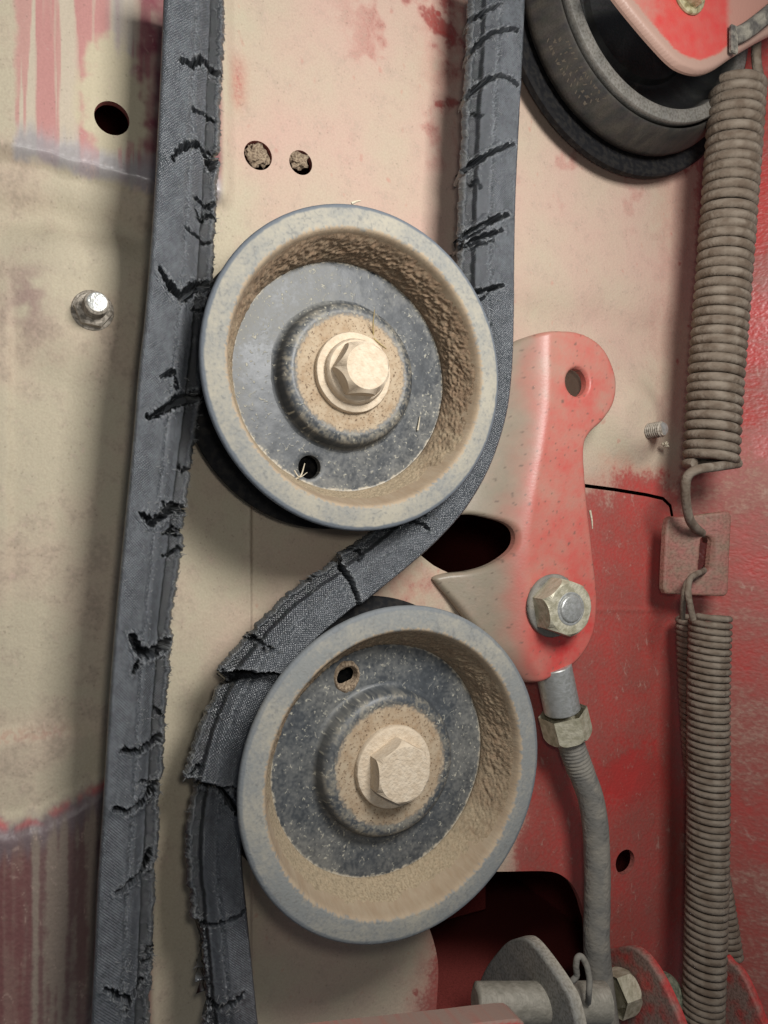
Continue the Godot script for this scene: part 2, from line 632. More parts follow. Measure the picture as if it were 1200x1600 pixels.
func paint(w: int, h: int, look: Callable, bump_out: Array) -> ImageTexture:
	# rows are computed side by side on the worker threads
	var rows := []
	rows.resize(h)
	var one := func(y: int) -> void:
		var bytes := PackedByteArray()
		bytes.resize(w * 5)
		for x in w:
			var a: Array = look.call((x + 0.5) / w, (y + 0.5) / h)
			var c: Color = (a[0] as Color).linear_to_srgb()
			var k := x * 4
			bytes[k] = clampi(int(c.r * 255.0), 0, 255)
			bytes[k + 1] = clampi(int(c.g * 255.0), 0, 255)
			bytes[k + 2] = clampi(int(c.b * 255.0), 0, 255)
			bytes[k + 3] = clampi(int(float(a[1]) * 255.0), 0, 255)
			bytes[w * 4 + x] = clampi(int(float(a[2]) * 255.0), 0, 255)
		rows[y] = bytes
	WorkerThreadPool.wait_for_group_task_completion(WorkerThreadPool.add_group_task(one, h))
	var all := PackedByteArray()
	var relief := PackedByteArray()
	for r in rows:
		all.append_array(r.slice(0, w * 4))
		relief.append_array(r.slice(w * 4))
	bump_out.append(ImageTexture.create_from_image(Image.create_from_data(w, h, false, Image.FORMAT_L8, relief)))
	return ImageTexture.create_from_image(Image.create_from_data(w, h, false, Image.FORMAT_RGBA8, all))


func painted(w: int, h: int, look: Callable, depth_mm: float) -> StandardMaterial3D:
	var m := StandardMaterial3D.new()
	var relief := []
	var t := paint(w, h, look, relief)
	m.albedo_texture = t
	m.roughness = 1.0
	m.roughness_texture = t
	m.roughness_texture_channel = BaseMaterial3D.TEXTURE_CHANNEL_ALPHA
	m.heightmap_enabled = true
	m.heightmap_texture = relief[0]
	m.heightmap_scale = depth_mm * 0.1
	return m


# ---------------------------------------------------------------- pulleys
func pulley_look(x: float, y: float, rim_r: float, salt: float, dirty: float) -> Array:
	var r := Vector2(x, y).length()
	if r > rim_r + 1.0:
		return [STEEL, 0.6, 0.5]
	var n1 := coarse.get_noise_3d(x * 1.5, y * 1.5, salt)
	var n2 := mid.get_noise_3d(x * 1.6, y * 1.6, salt)
	var n3 := fine.get_noise_3d(x * 1.3, y * 1.3, salt)
	var n4 := grit.get_noise_3d(x, y, salt)
	var rr := r + 0.7 * n2 + 0.35 * n3
	var steel := STEEL * (1.0 + 0.25 * n2 + 0.2 * n3) * (1.0 + 0.25 * dirty)
	var grey := Color(0.35, 0.32, 0.255).lerp(Color(0.20, 0.205, 0.20), clampf(0.40 + 0.30 * dirty + 0.6 * n1 + 0.28 * n2 + 0.32 * n3, 0.0, 0.9))
	var tan_c := Color(0.41, 0.325, 0.225).lerp(Color(0.32, 0.225, 0.14), clampf(0.45 + 0.8 * n2 + 0.5 * n3, 0.0, 1.0))
	var film := clampf(0.07 + 0.25 * n1 + 0.12 * n2 + 0.15 * n3 + 0.10 * steps(38.0, 45.0, r + 3.0 * n2), 0.0, 0.4)
	var c := steel.lerp(Color(0.33, 0.31, 0.26), film)
	var rough := 0.40 + 0.6 * film
	# chaff and light flecks stuck on the web
	var fleck := steps(0.05, 0.45, n1 + 0.6 * n2 + 0.15) * steps(0.52, 0.68, fine.get_noise_3d(x * 1.5 + 55.0, y * 0.9, salt + 7.0) + 0.2 * n4)
	var straw := 0.0 if r > 46.0 else steps(0.93, 0.985, 1.0 - absf(mid.get_noise_3d(x * 2.3 + 20.0, y * 2.6, salt + 3.0))) * steps(0.18, 0.36, fine.get_noise_3d(x * 0.9, y * 0.9, salt + 13.0))
	var dots := steps(0.40, 0.62, n4 + 0.3 * n2)
	c = c.lerp(Color(0.46, 0.43, 0.34), clampf(0.75 * fleck + 0.8 * straw + 0.06 * dots, 0.0, 0.85))
	rough = lerpf(rough, 0.95, clampf(fleck + straw, 0.0, 1.0))
	# hub
	if r < 30.0:
		var on_hub := steps(23.4, 21.4, rr + 1.0 * n3)
		var shoulder := steps(28.0, 26.5, r)
		c = c.lerp(Color(0.30, 0.26, 0.19), shoulder * clampf(0.10 + 0.5 * n3 + 0.5 * n2, 0.0, 0.6))
		c = c.lerp(tan_c, on_hub)
		c = c.lerp(MUD * 0.6, on_hub * steps(0.42, 0.6, n4 + 0.5 * n3))
		rough = lerpf(rough, 0.95, on_hub)
	# dust at the foot of the wall, then the rim
	c = c.lerp(Color(0.43, 0.375, 0.285), band(rr, 44.6, 45.6, 0.5) * clampf(0.8 + n3, 0.0, 1.0))
	var wall := steps(45.4, 46.2, rr)
	c = c.lerp(tan_c.lerp(Color(0.33, 0.25, 0.17), 0.5), wall)
	var face := steps(rim_r - 9.2, rim_r - 8.0, rr + 0.8 * n3)
	var scuff := steps(0.90, 0.98, 1.0 - absf(mid.get_noise_3d(x * 1.5 + 9.0, y * 1.5, salt + 21.0))) * steps(0.05, 0.4, n2 + 0.5 * n3)
	grey = grey.lerp(Color(0.18, 0.175, 0.16), clampf(0.6 * scuff + 0.35 * steps(0.40, 0.65, n3 + 0.4 * n4), 0.0, 0.7))
	c = c.lerp(grey, face)
	var lip := steps(rim_r - 2.0, rim_r - 1.2, r + 0.35 * n2)
	c = c.lerp(Color(0.12, 0.135, 0.15), lip * (1.0 - 0.35 * dirty))
	rough = lerpf(rough, 0.9, maxf(wall, face) * (1.0 - lip * 0.5))
	var soft := maxf(steps(24.0, 21.0, r), steps(45.0, 47.0, r))
	return [c, rough, 0.4 + (0.2 * n3 + 0.18 * n4) * lerpf(0.15, 1.0, soft) + 0.35 * maxf(fleck, straw)]


func pulley(label: String, at: Vector3, rim_r: float, zf: float, deep: float, web_hole: Vector2, hole_r: float, salt: float, dirty: float, drum_r: float, group: String) -> Node3D:
	var root := thing("idler_pulley", label, "pulley", at, group)
	var look := func(u: float, w: float) -> Array: return pulley_look((u - 0.5) * 2.0 * (rim_r + 1.5), (0.5 - w) * 2.0 * (rim_r + 1.5), rim_r, salt, dirty)
	var m := painted(560, 560, look, 0.22)
	var flat_uv := func(b: Buf) -> void:
		b.uv.clear()
		for q in b.v:
			b.uv.append(Vector2(0.5 + q.x / (2.0 * (rim_r + 1.5)), 0.5 - q.y / (2.0 * (rim_r + 1.5))))
	var web_z := zf - deep
	# rim: back of the flange, rolled edge, face, rounded shoulder and inner wall
	var prof := PackedVector2Array([Vector2(drum_r, zf - 6.0), Vector2(rim_r - 1.5, zf - 3.6), Vector2(rim_r - 0.3, zf - 3.0), Vector2(rim_r, zf - 2.2), Vector2(rim_r - 0.15, zf - 1.2), Vector2(rim_r - 0.8, zf - 0.6), Vector2(rim_r - 1.8, zf - 0.45), Vector2(rim_r - 5.0, zf - 0.1), Vector2(rim_r - 8.2, zf), Vector2(rim_r - 8.9, zf - 0.3), Vector2(rim_r - 9.5, zf - 1.1), Vector2(rim_r - 10.0, zf - 2.6)])
	for k in 7:
		prof.append(Vector2(lerpf(rim_r - 10.4, 46.3, k / 6.0), lerpf(zf - 4.6, web_z + 1.2, k / 6.0)))
	prof.append(Vector2(45.6, web_z + 0.2))
	prof.append(Vector2(44.6, web_z))
	var rim := lathe(prof, 280, 0.06)
	flat_uv.call(rim)
	part("rim", rim.mesh(), m, root)
	# web: a flat ring with a hole punched through it
	var wb := Buf.new()
	var p := PackedVector3Array()
	var ds := PackedFloat32Array()
	var segs := 300
	var rows := 38
	for r in rows:
		var rad := lerpf(45.2, 26.8, float(r) / (rows - 1))
		for k in segs:
			var q := Vector2.from_angle(TAU * k / segs) * rad
			var d := q.distance_to(web_hole) - hole_r
			ds.append(d)
			if d < 0.0 and d > -1.6:
				q = web_hole + (q - web_hole).normalized() * hole_r
			p.append(Vector3(q.x, q.y, web_z - 0.05 + 0.12 * mid.get_noise_3d(q.x, q.y, salt) - 0.5 * exp(-maxf(0.0, d) / 0.5)))
	var skip := PackedByteArray()
	skip.resize(rows * segs)
	for r in rows - 1:
		for k in segs:
			var e := (k + 1) % segs
			skip[r * segs + k] = int(ds[r * segs + k] <= 0 and ds[r * segs + e] <= 0 and ds[r * segs + segs + k] <= 0 and ds[r * segs + segs + e] <= 0)
	wb.grid(p, segs, true, skip)
	var ring := PackedVector3Array()
	for lower in [0, 1]:
		for k in 40:
			var c := web_hole + Vector2.from_angle(TAU * k / 40.0) * (hole_r - 0.01)
			ring.append(Vector3(c.x, c.y, web_z - (0.5 if lower else 4.0)))
	wb.grid(ring, 40, true, PackedByteArray(), true)
	flat_uv.call(wb)
	part("web", wb.mesh(), m, root)
	# hub: a pressed cup
	var hub := lathe(PackedVector2Array([Vector2(30.4, web_z - 0.1), Vector2(29.2, web_z + 0.1), Vector2(28.3, web_z + 0.8), Vector2(27.9, web_z + 2.0), Vector2(27.6, web_z + 5.2), Vector2(27.0, web_z + 6.6), Vector2(26.0, web_z + 7.5), Vector2(24.6, web_z + 8.0), Vector2(23.4, web_z + 8.1), Vector2(22.8, web_z + 7.8), Vector2(22.0, web_z + 7.9), Vector2(16.0, web_z + 8.2), Vector2(6.0, web_z + 8.25)]), 160, 0.05)
	flat_uv.call(hub)
	part("hub", hub.mesh(), m, root)
	# drum and rear flange carry the belt
	part("drum", lathe(PackedVector2Array([Vector2(20.0, zf - 38.0), Vector2(rim_r - 1.0, zf - 38.0), Vector2(rim_r, zf - 37.0), Vector2(rim_r - 0.2, zf - 35.5), Vector2(drum_r, zf - 32.0), Vector2(drum_r - 2.0, zf - 20.0), Vector2(drum_r, zf - 6.1)]), 160).mesh(), M.black_steel, root)
	# soil caked against the inner wall
	var mb := Buf.new()
	var mp := PackedVector3Array()
	var mrows := 34
	var msegs := 520
	for r in mrows:
		var t := float(r) / (mrows - 1)
		for k in msegs:
			var a := TAU * k / msegs
			var d := Vector2.from_angle(a)
			var base_r := lerpf(rim_r - 9.0, 44.9, t)
			var base_z := lerpf(zf - 0.9, web_z + 0.1, pow(t, 0.72))
			var q := d * base_r
			var amount := 0.35 + lerpf(1.75, 1.15, dirty) * steps(-0.75, 0.35, sin(a + 0.35) + 0.3 * coarse.get_noise_2d(q.x, q.y + salt))
			var lump := 0.8 + 0.6 * coarse.get_noise_3d(q.x * 2.6, q.y * 2.6, base_z * 2.6 + salt) + 0.35 * mid.get_noise_3d(q.x * 2.4, q.y * 2.4, base_z * 2.4 + salt) + 0.42 * fine.get_noise_3d(q.x * 1.3, q.y * 1.3, base_z * 1.3) + 0.2 * grit.get_noise_3d(q.x, q.y, base_z)
			var thick := amount * pow(sin(PI * clampf(t * 0.93 + 0.04, 0.0, 1.0)), 0.75) * lump + 0.1
			thick += steps(0.3, 1.0, t) * 0.5 * mid.get_noise_2d(a * 12.0, salt * 3.0) - 0.45 * steps(0.12, 0.0, t) - 0.45 * steps(0.95, 1.0, t)
			mp.append(Vector3(q.x, q.y, base_z) + Vector3(-d.x * 0.8, -d.y * 0.8, 0.6) * thick)
	mb.grid(mp, msegs, true)
	var mud_tint := func(v: Vector3) -> Color:
		var up := steps(-0.75, 0.2, sin(atan2(v.y, v.x) + 0.35) + 0.5 * mid.get_noise_3d(v.x, v.y, salt))
		var n := 0.5 + 0.9 * fine.get_noise_3d(v.x, v.y, v.z + salt) + 0.5 * mid.get_noise_3d(v.x, v.y, v.z)
		return Color(0.42, 0.335, 0.225).lerp(MUD, clampf(lerpf(0.85, 0.6, dirty) * up + 0.45 * n - 0.2, 0.0, 1.0)) * (0.85 + 0.3 * n)
	part("packed_soil", mb.mesh(false, mud_tint), M.soil, root)
	return root


func pulley_bolt(root: Node3D, z: float, flats: float, high: float, top_r: float, turn: float, collar: bool) -> void:
	var b := lathe(PackedVector2Array([Vector2(15.4, z - 0.6), Vector2(15.6, z + 1.6), Vector2(15.2, z + 2.4), Vector2(14.2, z + 2.8), Vector2(5.0, z + 2.8)]), 96, 0.12)
	var w := part("washer", b.mesh(), M.dusty_bolt, root)
	var top := z + 2.75
	if collar:
		part("collar", lathe(PackedVector2Array([Vector2(12.4, top - 0.2), Vector2(12.5, top + 1.8), Vector2(11.6, top + 3.2), Vector2(9.0, top + 3.5), Vector2(2.0, top + 3.5)]), 72, 0.12).mesh(), M.dusty_bolt, w)
		top += 3.3
	part("bolt_head", hex_head(flats, high, top_r, turn).mesh(true), M.dusty_bolt, root, Vector3(0, 0, top))


# ---------------------------------------------------------------- belts
func belt(label: String, edge: PackedVector3Array, tall_top: float, tall_low: float, inner_side: float, jumps: Array, cracks: Array, fray_seed: int) -> Node3D:
	# edge: the smooth back of the belt (x, y, z of the front face there); the cogged side lies inner_side (+1 left, -1 right of travel)
	var root := thing("drive_belt", label, "drive belt", Vector3.ZERO, "cracked belt runs")
	var path := densify(edge, 0.42)
	var n := path.size()
	# front from back edge to inner edge, then over the inner face, the rear and the back
	var prof := PackedVector2Array()
	for k in 66:
		var u := float(k) / 65.0
		var z := 0.0
		z -= 5.5 * u
		z -= 1.6 * pow(clampf(1.0 - u / 0.07, 0.0, 1.0), 2.0)
		z -= 0.6 * steps(0.40, 0.50, u) + 1.6 * steps(0.52, 0.72, u)
		z -= 2.3 * steps(0.72, 0.76, u) - 1.0 * steps(0.86, 0.93, u)
		z -= 2.2 * pow(clampf((u - 0.93) / 0.07, 0.0, 1.0), 2.0)
		prof.append(Vector2(u, z))
	for q in [Vector2(0.99, -11.6), Vector2(0.94, -13.0), Vector2(0.84, -14.5), Vector2(0.70, -16.0), Vector2(0.5, -20.0), Vector2(0.26, -20.5), Vector2(0.20, -19.0), Vector2(0.10, -10.0), Vector2(0.02, -3.0)]:
		prof.append(q)
	var cols := prof.size()
	var p := PackedVector3Array()
	p.resize(n * cols)
	var uv := PackedVector2Array()
	uv.resize(n * cols)
	var tint := PackedColorArray()
	tint.resize(n * cols)
	# hairline splits creep in from the ribbed edge
	var chance := RandomNumberGenerator.new()
	chance.seed = fray_seed + 5
	cracks = cracks.duplicate()
	for k in 16:
		var at := chance.randi_range(10, n - 12)
		var tt := (path[at + 1] - path[at - 1]).normalized()
		var into := Vector2(-tt.y, tt.x) * inner_side
		var root_p := Vector2(path[at].x, path[at].y)
		var reach := chance.randf_range(0.18, 0.55)
		var line := PackedVector2Array()
		for e in 4:
			line.append(root_p + into * tall_low * (1.08 - reach * e / 3.0) + Vector2(tt.x, tt.y) * (chance.randf_range(-1.2, 1.2) + chance.randf_range(-1.0, 1.0) * e))
		cracks.append([line, chance.randf_range(0.10, 0.24), chance.randf_range(0.2, 2.0)])
	var boxes := []
	for c in cracks:
		var lo: Vector2 = c[0][0]
		var hi := lo
		for q in c[0]:
			lo = lo.min(q)
			hi = hi.max(q)
		boxes.append(Rect2(lo, hi - lo).grow(9.0))
	var s := 0.0
	for k in n:
		var t := (path[mini(k + 1, n - 1)] - path[maxi(k - 1, 0)])
		t.z = 0.0
		t = t.normalized()
		var inw := Vector3(-t.y, t.x, 0) * inner_side
		if k > 0:
			s += path[k].distance_to(path[k - 1])
		var tall := lerpf(tall_low, tall_top, steps(-40.0, 60.0, path[k].y))
		var gaps := []
		for jump in jumps:
			var gone: float = (Vector2(path[k].x, path[k].y) - (jump[0] as Vector2)).dot(Vector2(t.x, t.y))
			if Vector2(path[k].x, path[k].y).distance_to(jump[0]) < 60.0:
				gaps.append([gone, jump])
		var near := []
		var here := path[k] + inw * tall * 0.5
		for c in cracks.size():
			if boxes[c].grow(8.0).has_point(Vector2(here.x, here.y)):
				near.append(c)
		var rag := 0.5 * coarse.get_noise_2d(s * 2.0, fray_seed) + 0.55 * mid.get_noise_2d(s * 2.2, fray_seed + 9.0) + 0.35 * fine.get_noise_2d(s * 2.0, fray_seed)
		for j in cols:
			var f := prof[j].x
			var u := f * tall
			var z := prof[j].y
			var torn_end := 0.0
			for g in gaps:
				var jump: Array = g[1]
				var off: float = float(g[0]) - float(jump[6]) * u + 1.1 * mid.get_noise_2d(u * 2.4, fray_seed + s * 0.2) + 0.5 * fine.get_noise_2d(u * 2.0, fray_seed)
				z += float(jump[1]) * exp(off / 8.0) if off < 0.0 else float(jump[2]) * exp(-off / 12.0)
				var open := float(jump[3]) * lerpf(0.25, 1.0, f)
				var inside := 1.0 - steps(open * 0.5 - 0.5, open * 0.5 + 0.1, absf(off))
				torn_end = maxf(torn_end, exp(-pow((absf(off) - open * 0.5 - 0.8) / 0.9, 2.0)))
				if j < 66:
					z -= 13.0 * inside
				u += f * (float(jump[4]) * exp(off / 8.0) if off < 0.0 else -float(jump[5]) * exp(-off / 10.0))
				if f > 0.55:
					u -= 5.0 * inside * steps(0.55, 0.95, f)
			var front := j < 66
			u += rag * 1.6 * steps(0.55, 1.0, f)
			# the fabric's torn border wanders along the middle
			var torn := 0.0
			if front:
				var border := 0.49 + 0.05 * mid.get_noise_2d(s * 1.7, fray_seed + 31.0) + 0.02 * fine.get_noise_2d(s * 3.0, 4.0)
				torn = exp(-pow((f - border) / 0.03, 2.0))
				z += 0.55 * steps(border + 0.02, border - 0.02, f) - 0.5 * torn * (0.5 + fine.get_noise_2d(s * 3.0, f * 20.0))
				z += 0.3 * mid.get_noise_2d(s * 1.2, u * 1.2 + fray_seed) * steps(0.3, 0.8, f) + 0.16 * fine.get_noise_2d(s * 1.4, u * 1.4 + fray_seed)
			var pos := path[k] + inw * u + Vector3(0, 0, z)
			var chafed := torn_end
			for c in near:
				var pts: PackedVector2Array = cracks[c][0]
				var q := Vector2(pos.x, pos.y) + Vector2(mid.get_noise_2d(pos.x * 3.0, pos.y * 3.0), mid.get_noise_2d(pos.x * 3.0 + 70.0, pos.y * 3.0)) * 0.8 + Vector2(fine.get_noise_2d(pos.x * 1.6, pos.y * 1.6), fine.get_noise_2d(pos.x * 1.6 + 70.0, pos.y * 1.6)) * 0.75
				if not boxes[c].has_point(q):
					continue
				var d := 1e9
				var along := 0.0
				for g in pts.size() - 1:
					var e := seg_dist(q, pts[g], pts[g + 1])
					if e < d:
						d = e
						var w := pts[g + 1] - pts[g]
						along = (g + clampf((q - pts[g]).dot(w) / w.length_squared(), 0.0, 1.0)) / (pts.size() - 1)
				var wide: float = cracks[c][1] * lerpf(0.45, 1.0, sin(PI * clampf(along * 0.75 + 0.12, 0.0, 1.0))) * lerpf(0.55, 1.8, f)
				var deep: float = cracks[c][2] * lerpf(0.4, 1.0, sin(PI * clampf(along * 0.7 + 0.15, 0.0, 1.0)))
				if front:
					# lips curl up beside the crack, then the cut drops
					pos.z += (0.55 + 0.7 * fine.get_noise_2d(pos.x * 1.3, pos.y * 1.3)) * exp(-pow((d - wide - 0.9) / 1.1, 2.0)) * minf(1.0, cracks[c][1])
					var cut := 1.0 - steps(wide * 0.45, wide * 0.8 + 0.22, d)
					pos.z -= (deep * 1.3 + 4.0) * cut
					chafed = maxf(chafed, exp(-pow((d - wide - 0.5) / 0.8, 2.0)) * minf(1.0, cracks[c][1]))
					if f > 0.86:
						pos -= inw * 4.0 * cut * minf(1.3, cracks[c][1])
				elif f > 0.9:
					pos -= inw * 3.2 * (1.0 - steps(wide * 0.5, wide + 0.5, d)) * minf(1.3, cracks[c][1])
			p[k * cols + j] = pos
			uv[k * cols + j] = Vector2(s / 9.0, u / 9.0)
			var worn := clampf(0.5 + 0.8 * mid.get_noise_2d(s * 1.1, u * 1.5 + fray_seed) + 0.6 * fine.get_noise_2d(s, u * 1.4), 0.0, 1.0)
			var col := RUBBER.lerp(Color(0.088, 0.095, 0.104), worn)
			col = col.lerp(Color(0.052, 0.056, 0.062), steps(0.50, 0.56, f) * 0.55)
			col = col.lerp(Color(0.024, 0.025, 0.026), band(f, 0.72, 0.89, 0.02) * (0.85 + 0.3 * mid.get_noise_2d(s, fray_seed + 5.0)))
			col = col.lerp(Color(0.13, 0.125, 0.112), steps(0.89, 0.94, f) * 0.6 * worn)
			col = col.lerp(Color(0.17, 0.18, 0.19), torn * steps(0.05, 0.3, fine.get_noise_2d(s * 2.5, u * 2.5)))
			col = col.lerp(Color(0.17, 0.175, 0.18), clampf(chafed * (0.3 + 1.6 * fine.get_noise_2d(s * 2.2, u * 2.2)), 0.0, 0.8))
			tint[k * cols + j] = col
	var b := Buf.new()
	b.grid(p, cols, true, PackedByteArray(), inner_side > 0.0)
	b.uv = uv
	b.c = tint
	part("belt_body", b.mesh(), M.belt, root)
	# loose threads along the torn edge and at the cracks
	var rng := RandomNumberGenerator.new()
	rng.seed = fray_seed
	var th := Buf.new()
	for k in 1100:
		var row := rng.randi_range(3, n - 4)
		if k % 3 == 0 and cracks.size():
			var c = cracks[rng.randi_range(0, cracks.size() - 1)]
			var pts: PackedVector2Array = c[0]
			var g := rng.randi_range(0, pts.size() - 2)
			var q := pts[g].lerp(pts[g + 1], rng.randf()) + Vector2(rng.randf_range(-1, 1), rng.randf_range(-1, 1)) * (float(c[1]) + 0.7)
			var best := 1e9
			for w in range(0, n, 6):
				var e := Vector2(path[w].x, path[w].y).distance_to(q)
				if e < best:
					best = e
					row = w
		if row < 2 or row > n - 3:
			continue
		var j := rng.randi_range(59, 65)
		if k % 3 == 0:
			j = rng.randi_range(20, 64)
		elif k % 3 == 1:
			j = rng.randi_range(29, 37)
		var a := p[row * cols + j]
		var t2 := (path[row + 1] - path[row - 1]).normalized()
		var out := Vector3(-t2.y, t2.x, 0) * inner_side
		var dirn := (out * rng.randf_range(0.1, 1.0) + t2 * rng.randf_range(-1.0, 1.0) + Vector3(0, 0, rng.randf_range(-0.2, 0.7))).normalized()
		var long := rng.randf_range(0.5, 1.6)
		if k % 3 == 1:
			long *= 0.6
		var bend := Vector3(rng.randf_range(-1, 1), rng.randf_range(-1, 1), rng.randf_range(-0.5, 0.5)) * long * 0.4
		var thick := rng.randf_range(0.09, 0.2)
		tube(th, PackedVector3Array([a - dirn * 0.3, a + dirn * long * 0.5 + bend * 0.4, a + dirn * long + bend]), func(x: float, _a: float) -> float: return thick * (1.0 - 0.75 * x), 4, false)
	var fr := part("frayed_threads", th.mesh(), M.thread, root)
	fr.set_meta("kind", "stuff")
	return root


# ---------------------------------------------------------------- springs
func spring(label: String, axis: PackedVector3Array, radius: float, wire: float, turns: int, tails: Array) -> Node3D:
	var root := thing("extension_spring", label, "spring", Vector3.ZERO, "extension springs at the right")
	var mid_line := densify(axis, 1.0)
	var path := PackedVector3Array()
	var per := 40
	var total := turns * per
	for k in total + 1:
		var f := float(k) / total * (mid_line.size() - 1)
		var i := mini(int(f), mid_line.size() - 2)
		var c := mid_line[i].lerp(mid_line[i + 1], f - i)
		var t := (mid_line[i + 1] - mid_line[i]).normalized()
		var u := t.cross(Vector3(0, 0, 1)).normalized()
		var w := u.cross(t)
		var a := TAU * float(k) / per
		var r := radius * (1.0 + 0.009 * coarse.get_noise_1d(k * 0.6 + radius * 40.0))
		path.append(c + (u * cos(a) + w * sin(a)) * r + t * 0.20 * wire * coarse.get_noise_1d(k * 0.4 + radius * 90.0))
	var b := Buf.new()
	tube(b, path, func(_s: float, _a: float) -> float: return wire, 10)
	part("coil", b.mesh(), M.spring, root)
	for tail in tails:
		var h := Buf.new()
		tube(h, densify(tail, 0.8), func(_s: float, _a: float) -> float: return wire * 0.97, 10)
		part("hook", h.mesh(), M.spring, root)
	return root


# ---------------------------------------------------------------- everything
func _ready() -> void:
	# camera
	var cam := Camera3D.new()
	cam.name = "camera"
	add_child(cam)
	cam.position = Vector3(0, 0, 0.300)
	cam.rotation.y = -atan2(557.0, 1155.0)
	cam.fov = rad_to_deg(2.0 * atan(800.0 / 1155.0))
	cam.near = 0.02
	cam.far = 5.0
	cam.current = true
	# surroundings and lamp
	var env := Environment.new()
	env.background_mode = Environment.BG_COLOR
	env.background_color = Color(0.80, 0.83, 0.88)
	env.background_energy_multiplier = 0.17
	env.tonemap_mode = Environment.TONE_MAPPER_LINEAR
	env.tonemap_exposure = 1.0
	env.sdfgi_enabled = true
	env.ssao_enabled = true
	env.ssil_enabled = true
	var we := WorldEnvironment.new()
	we.name = "environment"
	we.environment = env
	add_child(we)
	var lamp := AreaLight3D.new()
	lamp.name = "work_lamp"
	add_child(lamp)
	lamp.area_size = Vector2(0.11, 0.11)
	lamp.light_energy = 0.155
	lamp.light_color = Color(1.0, 0.995, 0.985)
	lamp.area_range = 3.0
	lamp.shadow_enabled = true
	lamp.position = Vector3(150, 160, 325) * MM
	lamp.look_at_from_position(lamp.position, Vector3(120, 75, 0) * MM, Vector3.UP)

	var flash := OmniLight3D.new()
	flash.name = "phone_flash"
	add_child(flash)
	flash.position = Vector3(16, 18, 302) * MM
	flash.light_size = 0.008
	flash.light_energy = 0.016
	flash.light_color = Color(1.0, 0.99, 0.97)
	flash.omni_range = 3.0
	flash.omni_attenuation = 2.0
	flash.shadow_enabled = true

	# noises and shared materials
	coarse = noise(0.018, 2, 11)
	mid = noise(0.09, 3, 23)
	fine = noise(0.42, 2, 37)
	grit = noise(1.1, 2, 41)
	grain_tex = noise_tex(noise(0.035, 5, 5), 384, [Color(0.62, 0.60, 0.57), Color(0.9, 0.89, 0.87), Color(1, 1, 1)], [0.25, 0.5, 0.8])
	bump_tex = noise_tex(noise(0.05, 5, 8), 384, [], [], true, 6.0)
	M.black_steel = mottled(Color(0.010, 0.010, 0.011), Color(0.014, 0.014, 0.015), Color(0.025, 0.023, 0.021), 0.02, 3, 0.8)
	M.black_steel.metallic_specular = 0.25
	M.cut_edge = plain(Color(0.36, 0.105, 0.085), 0.7)
	M.hollow = plain(BRICK, 0.7)
	M.soil = plain(Color.WHITE, 1.0, 0.0, 1.0, 60.0, true)
	M.dusty_bolt = mottled(Color(0.54, 0.435, 0.315), Color(0.58, 0.475, 0.35), Color(0.61, 0.505, 0.38), 0.02, 77, 0.95, 0.0, 28.0, 0.5)
	M.belt = belt_material()
	M.thread = plain(Color(0.17, 0.175, 0.175), 0.9, 0.0, 0.0)
	M.spring = mottled(Color(0.125, 0.090, 0.062), Color(0.185, 0.145, 0.108), Color(0.235, 0.192, 0.148), 0.012, 61, 0.88, 0.0, 22.0, 0.6)
	M.tinted = plain(Color.WHITE, 0.62, 0.0, 0.3, 40.0, true)
	M.zinc = mottled(Color(0.36, 0.33, 0.23), Color(0.46, 0.425, 0.31), Color(0.54, 0.50, 0.38), 0.02, 90, 0.5, 0.25, 26.0, 0.35)
	M.bare = mottled(Color(0.40, 0.40, 0.37), Color(0.46, 0.46, 0.43), Color(0.52, 0.52, 0.50), 0.03, 93, 0.38, 0.55, 30.0, 0.3)
	M.grime = mottled(Color(0.075, 0.068, 0.06), Color(0.16, 0.145, 0.12), Color(0.25, 0.225, 0.18), 0.015, 96, 0.85, 0.0, 22.0, 0.7)
	M.rod = mottled(Color(0.16, 0.152, 0.135), Color(0.20, 0.185, 0.16), Color(0.25, 0.225, 0.185), 0.012, 99, 0.8, 0.0, 16.0, 0.5)
	M.semi = plain(Color.WHITE, 0.45, 0.0, 0.25, 40.0, true)
	M.rubber_band = plain(Color.WHITE, 0.75, 0.0, 0.4, 60.0, true)
	M.print = plain(Color(0.105, 0.085, 0.062), 0.9, 0.0, 0.0)
	M.tinted_gloss = plain(Color.WHITE, 0.42, 0.0, 0.12, 30.0, true)
	M.tinted_gloss.albedo_texture = null
	M.brass = mottled(Color(0.22, 0.18, 0.09), Color(0.40, 0.35, 0.20), Color(0.50, 0.45, 0.29), 0.02, 71, 0.5, 0.3, 26.0, 0.35)
	M.zinc_dull = mottled(Color(0.25, 0.23, 0.185), Color(0.30, 0.275, 0.225), Color(0.345, 0.315, 0.26), 0.02, 73, 0.6, 0.2, 24.0, 0.4)
	M.green_zinc = mottled(Color(0.09, 0.10, 0.07), Color(0.16, 0.175, 0.12), Color(0.24, 0.24, 0.17), 0.03, 79, 0.7, 0.0, 30.0, 0.6)
	M.stud = mottled(Color(0.20, 0.175, 0.14), Color(0.36, 0.31, 0.25), Color(0.46, 0.41, 0.34), 0.03, 83, 0.6, 0.2, 40.0, 0.4)
	M.soil_plain = mottled(Color(0.13, 0.09, 0.06), Color(0.26, 0.19, 0.13), Color(0.36, 0.28, 0.19), 0.03, 87, 1.0, 0.0, 70.0, 1.0)
	M.straw = plain(Color(0.42, 0.33, 0.15), 0.8, 0.0, 0.0)
	M.pale_chaff = plain(Color(0.62, 0.55, 0.42), 0.9, 0.0, 0.3)
	M.panel = painted(1080, 1340, func(u: float, w: float) -> Array: return panel_look(-82.0 + 476.0 * u, 330.0 - 660.0 * w), 0.35)

